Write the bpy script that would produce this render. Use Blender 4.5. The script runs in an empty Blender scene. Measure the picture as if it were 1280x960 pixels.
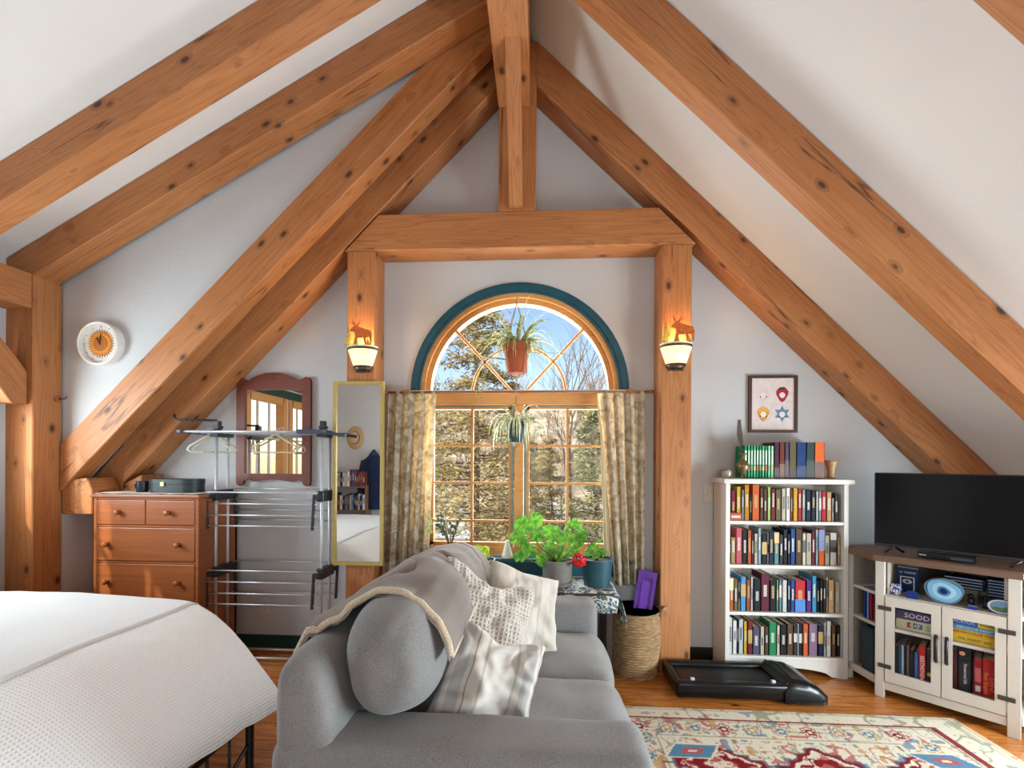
import bpy, bmesh, math, random
import numpy as np
from mathutils import Vector, Matrix, noise
from mathutils.geometry import tessellate_polygon
random.seed(7)
sc = bpy.context.scene
COL = sc.collection
PI = math.pi
# ---- the camera and rays through it onto real planes (1280x960 frame) ----
F_, CY_, YAW, ROLL, HC = 552.0, 576.0, math.radians(3.3), math.radians(.31), 1.45
_F = Vector((-math.sin(YAW), math.cos(YAW), 0)); _R = Vector((math.cos(YAW), math.sin(YAW), 0)); _D = Vector((0, 0, -1))
_R2 = _R*math.cos(ROLL) - _D*math.sin(ROLL); _D2 = _R*math.sin(ROLL) + _D*math.cos(ROLL)
EYE = Vector((0, 0, HC))
def ray(x, y): return _F + _R2*((x-640)/F_) + _D2*((y-CY_)/F_)
def onY(x, y, Y): d = ray(x, y); return EYE + d*(Y/d.y)
def onX(x, y, X): d = ray(x, y); return EYE + d*(X/d.x)
def onZ(x, y, Z=0.): d = ray(x, y); return EYE + d*((Z-HC)/d.z)
# ---- mesh building ----
class MB:
    def __init__(s): s.b = bmesh.new()
    def box(s, c, d, rot=None, bev=0, seg=2):
        r = bmesh.ops.create_cube(s.b, size=1); vs = r['verts']
        bmesh.ops.scale(s.b, vec=d, verts=vs)
        if bev:
            es = list({e for v in vs for e in v.link_edges})
            q = bmesh.ops.bevel(s.b, geom=es, offset=min(bev, min(d)*.49), segments=seg, affect='EDGES', profile=.5)
            vs = list({v for f in q['faces'] for v in f.verts} | {v for v in vs if v.is_valid})
        if rot is not None:
            bmesh.ops.rotate(s.b, matrix=rot if isinstance(rot, Matrix) else Matrix.Rotation(rot, 3, 'Z'), verts=vs, cent=(0, 0, 0))
        bmesh.ops.translate(s.b, vec=c, verts=vs); return s
    def bb(s, x0, x1, y0, y1, z0, z1, bev=0, seg=2):
        return s.box(((x0+x1)/2, (y0+y1)/2, (z0+z1)/2), (abs(x1-x0), abs(y1-y0), abs(z1-z0)), None, bev, seg)
    def prism(s, pts, h0, h1, ax='Z'):
        m = {'Z': lambda p, h: (p[0], p[1], h), 'Y': lambda p, h: (p[0], h, p[1]), 'X': lambda p, h: (h, p[0], p[1])}[ax]
        a = [s.b.verts.new(m(p, h0)) for p in pts]; c = [s.b.verts.new(m(p, h1)) for p in pts]; n = len(pts)
        s.b.faces.new(a); s.b.faces.new(c[::-1])
        for i in range(n): s.b.faces.new((a[i], c[i], c[(i+1) % n], a[(i+1) % n]))
        return s
    def slab(s, outer, holes, h0, h1, ax='Y'):
        m = {'Z': lambda p, h: (p[0], p[1], h), 'Y': lambda p, h: (p[0], h, p[1]), 'X': lambda p, h: (h, p[0], p[1])}[ax]
        loops = [outer]+holes; flat = [p for l in loops for p in l]
        tr = tessellate_polygon([[Vector((p[0], p[1], 0)) for p in l] for l in loops])
        a = [s.b.verts.new(m(p, h0)) for p in flat]; c = [s.b.verts.new(m(p, h1)) for p in flat]
        for t in tr:
            s.b.faces.new([a[i] for i in t]); s.b.faces.new([c[i] for i in t][::-1])
        k = 0
        for l in loops:
            n = len(l)
            for i in range(n):
                j = (i+1) % n; s.b.faces.new((a[k+i], c[k+i], c[k+j], a[k+j]))
            k += n
        return s
    def tube(s, pts, r, n=8, closed=False, cap=True):
        pts = [Vector(p) for p in pts]; rs = r if isinstance(r, (list, tuple)) else [r]*len(pts)
        rings = []; up = None; N = len(pts)
        for i, p in enumerate(pts):
            if closed: t = pts[(i+1) % N]-pts[i-1]
            else: t = pts[min(i+1, N-1)]-pts[max(i-1, 0)]
            if t.length < 1e-9: t = Vector((0, 0, 1))
            t.normalize()
            if up is None:
                up = Vector((0, 0, 1)) if abs(t.z) < .9 else Vector((1, 0, 0))
            u = (up - t*up.dot(t))
            if u.length < 1e-6: u = t.orthogonal()
            u.normalize(); w = t.cross(u); up = u
            rings.append([s.b.verts.new(p+(u*math.cos(a)+w*math.sin(a))*rs[i]) for a in [2*PI*k/n for k in range(n)]])
        M = N if closed else N-1
        for i in range(M):
            A, B = rings[i], rings[(i+1) % N]
            for k in range(n): s.b.faces.new((A[k], A[(k+1) % n], B[(k+1) % n], B[k]))
        if cap and not closed:
            s.b.faces.new(rings[0][::-1]); s.b.faces.new(rings[-1])
        return s
    def lathe(s, prof, c=(0, 0, 0), n=24, closed=False):
        rings = []
        for r, z in prof:
            rings.append([s.b.verts.new((c[0]+max(r, 1e-4)*math.cos(2*PI*k/n), c[1]+max(r, 1e-4)*math.sin(2*PI*k/n), c[2]+z)) for k in range(n)])
        for A, B in zip(rings, rings[1:]):
            for k in range(n): s.b.faces.new((A[k], A[(k+1) % n], B[(k+1) % n], B[k]))
        if not closed: s.b.faces.new(rings[0][::-1])
        if not closed: s.b.faces.new(rings[-1])
        else:
            for k in range(n): s.b.faces.new((rings[-1][k], rings[-1][(k+1) % n], rings[0][(k+1) % n], rings[0][k]))
        return s
    def ball(s, c, r, n=12, sc_=(1, 1, 1)):
        q = bmesh.ops.create_uvsphere(s.b, u_segments=n, v_segments=max(6, n//2+2), radius=r)
        bmesh.ops.scale(s.b, vec=sc_, verts=q['verts']); bmesh.ops.translate(s.b, vec=c, verts=q['verts']); return s
    def grid(s, fn, nu, nv, closeu=False, flip=False):
        V = [[s.b.verts.new(fn(i/nu, j/nv)) for j in range(nv+1)] for i in range(nu if closeu else nu+1)]
        L = len(V)
        for i in range(nu):
            for j in range(nv):
                q = (V[i][j], V[(i+1) % L][j], V[(i+1) % L][j+1], V[i][j+1])
                s.b.faces.new(q[::-1] if flip else q)
        return s
    def tri(s, *p): s.b.faces.new([s.b.verts.new(q) for q in p]); return s
    def xf(s, M): bmesh.ops.transform(s.b, matrix=M, verts=s.b.verts); return s
    def build(s, name, mat, parent=None, smooth=False, origin=None, M=None, norm=True):
        """link as ONE mesh object; M: the object's frame (the mesh is given in the parent's/world space)"""
        if norm: bmesh.ops.recalc_face_normals(s.b, faces=s.b.faces)
        if M is None and origin is not None: M = Matrix.Translation(origin)
        if M is not None: bmesh.ops.transform(s.b, matrix=M.inverted(), verts=s.b.verts)
        me = bpy.data.meshes.new(name); s.b.to_mesh(me); s.b.free()
        for m in (mat if isinstance(mat, (list, tuple)) else [mat]): me.materials.append(m)
        if smooth:
            for p in me.polygons: p.use_smooth = True
            if smooth == 'auto':
                try: me.set_sharp_from_angle(angle=math.radians(40))
                except Exception: pass
        o = bpy.data.objects.new(name, me); COL.objects.link(o)
        if M is not None: o.matrix_local = M
        if parent is not None: o.parent = parent
        return o
def tag(o, label=None, cat=None, group=None, kind=None):
    if label: o['label'] = label
    if cat: o['category'] = cat
    if group: o['group'] = group
    if kind: o['kind'] = kind
    return o
def thing(name, label, cat, loc=(0, 0, 0), rz=0, group=None):
    o = bpy.data.objects.new(name, None); COL.objects.link(o); o.location = loc; o.rotation_euler = (0, 0, rz)
    o.empty_display_size = .05
    return tag(o, label, cat, group)
def struct(o): o['kind'] = 'structure'; return o
def copy_tree(o, parent=None):
    c = o.copy(); COL.objects.link(c)
    if parent is not None: c.parent = parent
    for ch in list(o.children): copy_tree(ch, c)
    return c
def subsurf(o, n=1):
    m = o.modifiers.new('s', 'SUBSURF'); m.levels = n; m.render_levels = n; return o
def lerp(a, b, t): return a+(b-a)*t
def nz(x, y=0., z=0.): return noise.noise(Vector((x, y, z)))
def interp(t, ks):
    for (a, va), (b, vb) in zip(ks, ks[1:]):
        if t <= b: return lerp(va, vb, (t-a)/(b-a) if b > a else 0)
    return ks[-1][1]
# ---- materials ----
def s2l(c): return tuple((v/12.92 if v <= .04045 else ((v+.055)/1.055)**2.4) for v in [q/255. for q in c])
def newmat(name):
    m = bpy.data.materials.new(name); m.use_nodes = True; nt = m.node_tree
    return m, nt, nt.nodes['Principled BSDF']
def N(nt, t, **k):
    n = nt.nodes.new(t)
    for a, v in k.items():
        if a in n.inputs.keys() if isinstance(a, str) and hasattr(n, 'inputs') else False: n.inputs[a].default_value = v
        else: setattr(n, a, v)
    return n
def ramp(nt, stops, interp_='LINEAR'):
    r = nt.nodes.new('ShaderNodeValToRGB'); r.color_ramp.interpolation = interp_
    e = r.color_ramp.elements
    while len(e) < len(stops): e.new(.5)
    for i, (p, c) in enumerate(stops): e[i].position = p; e[i].color = (*c, 1) if len(c) == 3 else c
    return r
def coords(nt, scale=(1, 1, 1), rnd=False, kind='Object'):
    tc = nt.nodes.new('ShaderNodeTexCoord'); mp = nt.nodes.new('ShaderNodeMapping'); mp.inputs['Scale'].default_value = scale
    L = nt.links
    if rnd:
        oi = nt.nodes.new('ShaderNodeObjectInfo'); mu = N(nt, 'ShaderNodeMath', operation='MULTIPLY'); mu.inputs[1].default_value = 37.
        L.new(oi.outputs['Random'], mu.inputs[0]); ad = N(nt, 'ShaderNodeVectorMath', operation='ADD')
        L.new(tc.outputs[kind], ad.inputs[0]); L.new(mu.outputs[0], ad.inputs[1]); L.new(ad.outputs[0], mp.inputs[0])
    else: L.new(tc.outputs[kind], mp.inputs[0])
    return mp
def bump(nt, src, bs, strength=.3, dist=.01):
    b = nt.nodes.new('ShaderNodeBump'); b.inputs['Strength'].default_value = strength; b.inputs['Distance'].default_value = dist
    nt.links.new(src, b.inputs['Height']); nt.links.new(b.outputs[0], bs.inputs['Normal']); return b
def plain(name, col, rough=.5, metal=0., spec=.5, vary=.06, nscale=6, bmp=0., emit=None, es=0., coat=0.):
    m, nt, b = newmat(name); L = nt.links; c = s2l(col)
    mp = coords(nt, (nscale,)*3, True); n = N(nt, 'ShaderNodeTexNoise'); n.inputs['Detail'].default_value = 4; L.new(mp.outputs[0], n.inputs[0])
    r = ramp(nt, [(.3, tuple(max(0, v*(1-vary*1.5)) for v in c)), (.7, tuple(min(1, v*(1+vary)) for v in c))])
    L.new(n.outputs[0], r.inputs[0]); L.new(r.outputs[0], b.inputs['Base Color'])
    b.inputs['Roughness'].default_value = rough; b.inputs['Metallic'].default_value = metal; b.inputs['Specular IOR Level'].default_value = spec
    b.inputs['Coat Weight'].default_value = coat
    if bmp: bump(nt, n.outputs[0], b, bmp, .01)
    if emit: b.inputs['Emission Color'].default_value = (*s2l(emit), 1); b.inputs['Emission Strength'].default_value = es
    return m
def fabric(name, col, col2=None, scale=300, bmp=.5, rough=.95, big=.12, sheen=.2, kind='Object'):
    m, nt, b = newmat(name); L = nt.links; c = s2l(col); c2 = s2l(col2) if col2 else tuple(v*.7 for v in c)
    mp = coords(nt, (1, 1, 1), True, kind)
    n1 = N(nt, 'ShaderNodeTexNoise'); n1.inputs['Scale'].default_value = scale; n1.inputs['Detail'].default_value = 2
    n2 = N(nt, 'ShaderNodeTexNoise'); n2.inputs['Scale'].default_value = 5; n2.inputs['Detail'].default_value = 5
    L.new(mp.outputs[0], n1.inputs[0]); L.new(mp.outputs[0], n2.inputs[0])
    mx = N(nt, 'ShaderNodeMix', data_type='FLOAT'); mx.inputs[0].default_value = big*3
    L.new(n1.outputs[0], mx.inputs[2]); L.new(n2.outputs[0], mx.inputs[3])
    r = ramp(nt, [(.35, c2), (.6, c)]); L.new(mx.outputs[0], r.inputs[0]); L.new(r.outputs[0], b.inputs['Base Color'])
    b.inputs['Roughness'].default_value = rough; b.inputs['Sheen Weight'].default_value = sheen; b.inputs['Specular IOR Level'].default_value = .2
    bump(nt, n1.outputs[0], b, bmp, .002); return m
def wood(name, light, mid, dark, knot=True, ring=7., axis=0, rough=.55, knots=8.5, along=.35, crack=True, contrast=1., coat=0.):
    """grain runs along the object's local axis"""
    m, nt, b = newmat(name); L = nt.links
    mp = coords(nt, (1, 1, 1), True)
    sc3 = [ring, ring, ring]; sc3[axis] = along
    m2 = nt.nodes.new('ShaderNodeMapping'); m2.inputs['Scale'].default_value = sc3; L.new(mp.outputs[0], m2.inputs[0])
    # knots bend the grain around them
    vs = [knots]*3; vs[axis] = knots*.55
    m3 = nt.nodes.new('ShaderNodeMapping'); m3.inputs['Scale'].default_value = vs; L.new(mp.outputs[0], m3.inputs[0])
    v = N(nt, 'ShaderNodeTexVoronoi', feature='F1'); v.inputs['Scale'].default_value = 1.; L.new(m3.outputs[0], v.inputs['Vector'])
    kr = ramp(nt, [(0., (1, 1, 1)), (.34, (0, 0, 0))], 'EASE'); L.new(v.outputs['Distance'], kr.inputs[0])
    n = N(nt, 'ShaderNodeTexNoise'); n.inputs['Scale'].default_value = 1.; n.inputs['Detail'].default_value = 3; n.inputs['Distortion'].default_value = .3
    L.new(m2.outputs[0], n.inputs[0])
    ad = N(nt, 'ShaderNodeMath', operation='MULTIPLY_ADD'); L.new(kr.outputs[0], ad.inputs[0]); ad.inputs[1].default_value = .12 if knot else 0.; L.new(n.outputs[0], ad.inputs[2])
    mu = N(nt, 'ShaderNodeMath', operation='MULTIPLY'); mu.inputs[1].default_value = 17.*contrast; L.new(ad.outputs[0], mu.inputs[0])
    fr = N(nt, 'ShaderNodeMath', operation='FRACT'); L.new(mu.outputs[0], fr.inputs[0])
    r = ramp(nt, [(0., s2l(mid)), (.55, s2l(light)), (.86, s2l(mid)), (.95, s2l(dark)), (1., s2l(mid))]); L.new(fr.outputs[0], r.inputs[0])
    # broad tone change along the timber
    n3 = N(nt, 'ShaderNodeTexNoise'); n3.inputs['Scale'].default_value = 2.2; n3.inputs['Detail'].default_value = 3; L.new(mp.outputs[0], n3.inputs[0])
    rr = ramp(nt, [(.3, tuple(q for q in s2l(mid))), (.7, s2l(light))]); L.new(n3.outputs[0], rr.inputs[0])
    mix = N(nt, 'ShaderNodeMix', data_type='RGBA'); mix.inputs[0].default_value = .5; L.new(r.outputs[0], mix.inputs[6]); L.new(rr.outputs[0], mix.inputs[7])
    out = mix.outputs[2]
    if knot:
        pres = N(nt, 'ShaderNodeSeparateColor'); L.new(v.outputs['Color'], pres.inputs[0])
        gt = N(nt, 'ShaderNodeMath', operation='GREATER_THAN'); gt.inputs[1].default_value = .25; L.new(pres.outputs[0], gt.inputs[0])
        kc = ramp(nt, [(0., (1, 1, 1)), (.10, (.85, .85, .85)), (.14, (.35, .35, .35)), (.27, (0, 0, 0))]); L.new(v.outputs['Distance'], kc.inputs[0])
        kk = N(nt, 'ShaderNodeMath', operation='MULTIPLY'); L.new(kc.outputs[0], kk.inputs[0]); L.new(gt.outputs[0], kk.inputs[1])
        mk = N(nt, 'ShaderNodeMix', data_type='RGBA'); L.new(kk.outputs[0], mk.inputs[0]); L.new(out, mk.inputs[6]); mk.inputs[7].default_value = (*s2l((62, 30, 18)), 1)
        out = mk.outputs[2]
    if crack:
        cs = [3.2]*3; cs[axis] = .16
        m4 = nt.nodes.new('ShaderNodeMapping'); m4.inputs['Scale'].default_value = cs; L.new(mp.outputs[0], m4.inputs[0])
        nc = N(nt, 'ShaderNodeTexNoise'); nc.inputs['Scale'].default_value = 1.; nc.inputs['Detail'].default_value = 5; L.new(m4.outputs[0], nc.inputs[0])
        cr = ramp(nt, [(.494, (0, 0, 0)), (.4985, (1, 1, 1)), (.5015, (1, 1, 1)), (.506, (0, 0, 0))]); L.new(nc.outputs[0], cr.inputs[0])
        nm = N(nt, 'ShaderNodeTexNoise'); nm.inputs['Scale'].default_value = 1.7; L.new(mp.outputs[0], nm.inputs[0])
        g2 = ramp(nt, [(.52, (0, 0, 0)), (.56, (.8, .8, .8))]); L.new(nm.outputs[0], g2.inputs[0])
        k2 = N(nt, 'ShaderNodeMath', operation='MULTIPLY'); L.new(cr.outputs[0], k2.inputs[0]); L.new(g2.outputs[0], k2.inputs[1])
        mc = N(nt, 'ShaderNodeMix', data_type='RGBA'); L.new(k2.outputs[0], mc.inputs[0]); L.new(out, mc.inputs[6]); mc.inputs[7].default_value = (*s2l((58, 28, 14)), 1)
        out = mc.outputs[2]
    L.new(out, b.inputs['Base Color']); b.inputs['Roughness'].default_value = rough; b.inputs['Coat Weight'].default_value = coat; b.inputs['Coat Roughness'].default_value = .25
    bump(nt, fr.outputs[0], b, .06, .004)
    return m
TIM = [wood('timber_grain_%d' % a, (190, 130, 78), (168, 104, 57), (132, 76, 40), axis=a) for a in (0, 1, 2)]
TRIMW = wood('window_fir', (214, 158, 92), (200, 138, 74), (168, 104, 52), knot=False, crack=False, ring=14)
CHERRY = wood('cherry_drawer', (168, 98, 52), (152, 84, 42), (124, 64, 30), knot=False, crack=False, ring=9, contrast=.6, rough=.38, coat=.15)
REDWOOD = wood('mahogany_frame', (120, 58, 40), (104, 46, 32), (80, 32, 22), knot=False, crack=False, ring=12, rough=.45)
WALNUT = wood('grey_brown_top', (122, 94, 76), (102, 76, 60), (74, 54, 42), knot=False, crack=False, ring=16, rough=.5)
def plaster(name, a, bcol, sc_=55, bs=.25):
    m, nt, b = newmat(name); L = nt.links; mp = coords(nt, (1, 1, 1))
    n = N(nt, 'ShaderNodeTexNoise'); n.inputs['Scale'].default_value = sc_; n.inputs['Detail'].default_value = 6; L.new(mp.outputs[0], n.inputs[0])
    n2 = N(nt, 'ShaderNodeTexNoise'); n2.inputs['Scale'].default_value = 1.3; n2.inputs['Detail'].default_value = 3; L.new(mp.outputs[0], n2.inputs[0])
    r = ramp(nt, [(.35, s2l(a)), (.65, s2l(bcol))]); L.new(n2.outputs[0], r.inputs[0]); L.new(r.outputs[0], b.inputs['Base Color'])
    b.inputs['Roughness'].default_value = .9; b.inputs['Specular IOR Level'].default_value = .2; bump(nt, n.outputs[0], b, bs, .006); return m
PLASTER = plaster('wall_paint', (194, 196, 198), (200, 202, 203))
CEIL = plaster('ceiling_paint', (226, 226, 224), (231, 231, 229), 30, .10)
GREEN = plain('dark_green_paint', (24, 62, 50), .45)
TEAL = plain('teal_trim_paint', (26, 80, 96), .4, vary=.15, nscale=2)
WHITE = plain('white_paint', (212, 208, 200), .45, vary=.015)
BLACK = plain('black_metal', (22, 21, 22), .4)
DARKPL = plain('dark_plastic', (38, 42, 50), .45)
STEEL = plain('brushed_aluminium', (206, 209, 213), .35, .35)
GOLD = plain('gold_frame', (206, 184, 112), .35, .55)
BRONZE = plain('dark_bronze', (92, 74, 60), .4, .6)
def mirror_mat():
    m, nt, b = newmat('mirror_silver'); b.inputs['Base Color'].default_value = (.9, .92, .91, 1); b.inputs['Metallic'].default_value = 1.; b.inputs['Roughness'].default_value = .01; return m
MIRROR = mirror_mat()
def glass_mat(name='window_glass', tint=(1, 1, 1), refl=.06):
    m, nt, b = newmat(name); L = nt.links; nt.nodes.remove(b); out = nt.nodes['Material Output']
    t = nt.nodes.new('ShaderNodeBsdfTransparent'); t.inputs[0].default_value = (*tint, 1); g = nt.nodes.new('ShaderNodeBsdfGlossy'); g.inputs['Roughness'].default_value = .02
    lw = nt.nodes.new('ShaderNodeLayerWeight'); lw.inputs[0].default_value = .25; mul = N(nt, 'ShaderNodeMath', operation='MULTIPLY_ADD'); L.new(lw.outputs['Facing'], mul.inputs[0]); mul.inputs[1].default_value = .06; mul.inputs[2].default_value = refl*.08
    mx = nt.nodes.new('ShaderNodeMixShader'); L.new(mul.outputs[0], mx.inputs[0]); L.new(t.outputs[0], mx.inputs[1]); L.new(g.outputs[0], mx.inputs[2]); L.new(mx.outputs[0], out.inputs[0]); return m
GLASS = glass_mat()
_pc = {}
def C_(col, rough=.6, metal=0.):
    k = (tuple(col), rough, metal)
    if k not in _pc: _pc[k] = plain('paint_%02x%02x%02x' % tuple(int(v) for v in col), col, rough, metal)
    return _pc[k]
def text(parent, s, size, loc, rot, mat, name='lettering', depth=.0006, align='CENTER', sx=1.):
    cu = bpy.data.curves.new(name, 'FONT'); cu.body = s; cu.size = size; cu.extrude = depth; cu.align_x = align; cu.align_y = 'CENTER'; cu.resolution_u = 2
    t = bpy.data.objects.new(name, cu); COL.objects.link(t); dg = bpy.context.evaluated_depsgraph_get(); dg.update()
    me = bpy.data.meshes.new_from_object(t.evaluated_get(dg)); bpy.data.objects.remove(t); bpy.data.curves.remove(cu); me.materials.clear(); me.materials.append(mat)
    o = bpy.data.objects.new(name, me); COL.objects.link(o); o.parent = parent; o.location = loc; o.rotation_euler = rot; o.scale = (sx, 1, 1); return o
# ================= the room =================
D = 3.31                                   # gable wall
RX = -.16
def zR(x): return 4.545-.986*(x+.16)       # main roof, right slope
def zL(x): return 4.545+1.0175*(x+.16)     # main roof, left slope
def zD(x): return 2.8+.5515*(x+3.443)      # low slope over the dormer
XL, XR, YB = -3.5, 3.06, -3.0
def floor_mat():
    m, nt, b = newmat('pine_floorboards'); L = nt.links; tc = nt.nodes.new('ShaderNodeTexCoord')
    sx = nt.nodes.new('ShaderNodeSeparateXYZ'); L.new(tc.outputs['Object'], sx.inputs[0])
    dv = N(nt, 'ShaderNodeMath', operation='DIVIDE'); dv.inputs[1].default_value = .13; L.new(sx.outputs[1], dv.inputs[0])
    fl = N(nt, 'ShaderNodeMath', operation='FLOOR'); L.new(dv.outputs[0], fl.inputs[0]); fr = N(nt, 'ShaderNodeMath', operation='FRACT'); L.new(dv.outputs[0], fr.inputs[0])
    wn = N(nt, 'ShaderNodeTexWhiteNoise', noise_dimensions='1D'); L.new(fl.outputs[0], wn.inputs['W'])
    sc_ = N(nt, 'ShaderNodeVectorMath', operation='MULTIPLY'); L.new(tc.outputs['Object'], sc_.inputs[0]); sc_.inputs[1].default_value = (1.2, 14, 1)
    ad = N(nt, 'ShaderNodeVectorMath', operation='ADD'); L.new(sc_.outputs[0], ad.inputs[0]); m3 = N(nt, 'ShaderNodeVectorMath', operation='SCALE'); L.new(wn.outputs['Color'], m3.inputs[0]); m3.inputs['Scale'].default_value = 30; L.new(m3.outputs[0], ad.inputs[1])
    n = N(nt, 'ShaderNodeTexNoise'); n.inputs['Scale'].default_value = 1.; n.inputs['Detail'].default_value = 4; n.inputs['Distortion'].default_value = .8; L.new(ad.outputs[0], n.inputs[0])
    mu = N(nt, 'ShaderNodeMath', operation='MULTIPLY'); mu.inputs[1].default_value = 6; L.new(n.outputs[0], mu.inputs[0]); f2 = N(nt, 'ShaderNodeMath', operation='FRACT'); L.new(mu.outputs[0], f2.inputs[0])
    r = ramp(nt, [(0, s2l((178, 104, 44))), (.6, s2l((206, 130, 60))), (.93, s2l((160, 86, 34))), (1, s2l((178, 104, 44)))]); L.new(f2.outputs[0], r.inputs[0])
    hs = nt.nodes.new('ShaderNodeHueSaturation'); mr = N(nt, 'ShaderNodeMapRange'); mr.inputs['To Min'].default_value = .8; mr.inputs['To Max'].default_value = 1.12; L.new(wn.outputs['Value'], mr.inputs[0]); L.new(mr.outputs[0], hs.inputs['Value']); L.new(r.outputs[0], hs.inputs['Color'])
    gap = ramp(nt, [(.0, (0, 0, 0)), (.02, (1, 1, 1)), (.98, (1, 1, 1)), (1., (0, 0, 0))]); L.new(fr.outputs[0], gap.inputs[0])
    v = N(nt, 'ShaderNodeTexVoronoi'); v.inputs['Scale'].default_value = 1; mp = nt.nodes.new('ShaderNodeMapping'); mp.inputs['Scale'].default_value = (2.2, 6, 1); L.new(tc.outputs['Object'], mp.inputs[0]); L.new(mp.outputs[0], v.inputs['Vector'])
    kr = ramp(nt, [(0, (1, 1, 1)), (.06, (.9, .9, .9)), (.1, (0, 0, 0))]); L.new(v.outputs['Distance'], kr.inputs[0])
    mk = N(nt, 'ShaderNodeMix', data_type='RGBA'); L.new(kr.outputs[0], mk.inputs[0]); L.new(hs.outputs[0], mk.inputs[6]); mk.inputs[7].default_value = (*s2l((70, 32, 14)), 1)
    mx = N(nt, 'ShaderNodeMix', data_type='RGBA', blend_type='MULTIPLY'); mx.inputs[0].default_value = .75; L.new(mk.outputs[2], mx.inputs[6]); L.new(gap.outputs[0], mx.inputs[7])
    L.new(mx.outputs[2], b.inputs['Base Color']); b.inputs['Roughness'].default_value = .24; b.inputs['Coat Weight'].default_value = .3; b.inputs['Coat Roughness'].default_value = .12; return m
struct(MB().bb(XL-.1, XR+.1, YB-.1, D+.12, -.1, 0).build('floor', floor_mat()))
# gable wall with the arched opening
WCX, WSP, WR, WSILL = -.145, 1.965, .745, .74
def arch(cx, r, z0, zs, n=40, cw=False):
    p = [(cx+r, z0), (cx+r, zs)]+[(cx+r*math.cos(PI*k/n), zs+r*math.sin(PI*k/n)) for k in range(1, n)]+[(cx-r, zs), (cx-r, z0)]
    return p
outer = [(XL-.1, 0), (XR+.1, 0), (XR+.1, zR(XR+.1)), (RX, 4.56), (XL-.1, zL(XL-.1))]
struct(MB().slab(outer, [arch(WCX, WR, WSILL, WSP)], D, D+.14).build('wall_front', PLASTER))
# right knee wall, left dormer wall with two window openings plus one added, back wall
W5 = (.2, 2.2, .35, 1.15)  # unseen opening added to throw light up under the rafters
struct(MB().slab([(YB, 0), (D, 0), (D, zR(XR)+.02), (YB, zR(XR)+.02)], [[(W5[0], W5[2]), (W5[1], W5[2]), (W5[1], W5[3]), (W5[0], W5[3])]], XR, XR+.1, 'X').build('wall_right', PLASTER))
W2 = [(.70, 1.42, 1.22, 2.22), (-.22, .5, 1.22, 2.22), (1.66, 2.5, 1.22, 2.2)]  # last opening added out of view to carry light
struct(MB().slab([(YB, 0), (2.9, 0), (2.9, zD(XL)+.02), (YB, zD(XL)+.02)], [[(a, c), (b, c), (b, d), (a, d)] for a, b, c, d in W2], XL-.1, XL, 'X').build('wall_left', PLASTER))
struct(MB().bb(-3.42, -3.32, 2.9, D, 0, zL(-3.32)+.05).build('wall_knee', PLASTER))
struct(MB().prism([(XL-.1, zL(XL-.1)-.1), (XL-.1, zD(XL-.1)), (-.2, zD(-.2)), (-.2, zL(-.2)-.06)], 2.90, 2.99, 'Y').build('wall_cheek', PLASTER))
struct(MB().slab([(XL-.1, 0), (XR+.1, 0), (XR+.1, zR(XR+.1)), (RX, 4.56), (-3.6, zD(-3.6))], [[(-.9, .7), (1.5, .7), (1.5, 2.3), (-.9, 2.3)]], YB-.1, YB).build('wall_back', PLASTER))
struct(MB().bb(XL, -1.5, -.75, -.62, 0, 4.0).build('wall_partition', PLASTER))
struct(MB().prism([(RX, zR(RX)), (XR+.1, zR(XR+.1)), (XR+.1, zR(XR+.1)+.12), (RX, zR(RX)+.12)], YB-.1, D+.1, 'Y').build('ceiling_right', CEIL))
struct(MB().prism([(XL-.1, zD(XL-.1)), (-.1, zD(-.1)), (-.1, zD(-.1)+.12), (XL-.1, zD(XL-.1)+.12)], YB-.1, 2.99, 'Y').build('ceiling_dormer', CEIL))
struct(MB().prism([(XL-.1, zL(XL-.1)), (RX, zL(RX)), (RX, zL(RX)+.12), (XL-.1, zL(XL-.1)+.12)], 2.985, D+.1, 'Y').build('ceiling_left', CEIL))
# baseboards
struct(MB().bb(-3.3, -1.39, D-.018, D, 0, .095, .004).build('baseboard_front', GREEN))
struct(MB().bb(-1.16, .84, D-.018, D, 0, .095, .004).build('baseboard_middle', GREEN))
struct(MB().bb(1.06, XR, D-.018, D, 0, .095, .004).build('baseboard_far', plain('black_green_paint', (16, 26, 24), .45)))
struct(MB().bb(XR-.018, XR, YB, D-.02, 0, .095, .004).build('baseboard_right', GREEN))
# ---- timber frame ----
def timber(name, pts, h0, h1, ax, u, label, cat, group=None, bev=.006):
    """prism cut by the polygon pts in the plane normal to ax; grain along u"""
    mb = MB().prism(pts, h0, h1, ax)
    if bev: bmesh.ops.bevel(mb.b, geom=list(mb.b.edges), offset=bev, segments=1, affect='EDGES')
    u = Vector(u).normalized(); w = Vector({'Y': (0, 1, 0), 'X': (1, 0, 0), 'Z': (0, 0, 1)}[ax]); v = w.cross(u)
    if v.length < .1: v = Vector((0, 0, 1)) if abs(u.z) < .5 else Vector((1, 0, 0)); w = u.cross(v)
    M = Matrix((u, v, w)).transposed().to_4x4(); c = sum((Vector(q) for q in [x.co for x in mb.b.verts]), Vector())/len(mb.b.verts); M.translation = c
    o = mb.build(name, TIM[0], M=M); tag(o, label, cat, group); return o
VT = .31
def rafterR(y0, y1, label, x0=-.065, group=None, vt=VT):
    l = lambda x: zR(x)-vt
    return timber('rafter', [(x0, l(x0)), (XR, l(XR)), (XR, zR(XR)), (x0, zR(x0))], y0, y1, 'Y', (1, 0, -.986), label, 'rafter', group)
def rafterD(y0, y1, label, x0=-.29, group=None, vt=.225):
    return timber('rafter', [(XL, zD(XL)-vt), (x0, zD(x0)-vt), (x0, zD(x0)), (XL, zD(XL))], y0, y1, 'Y', (1, 0, .5515), label, 'rafter', group)
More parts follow.
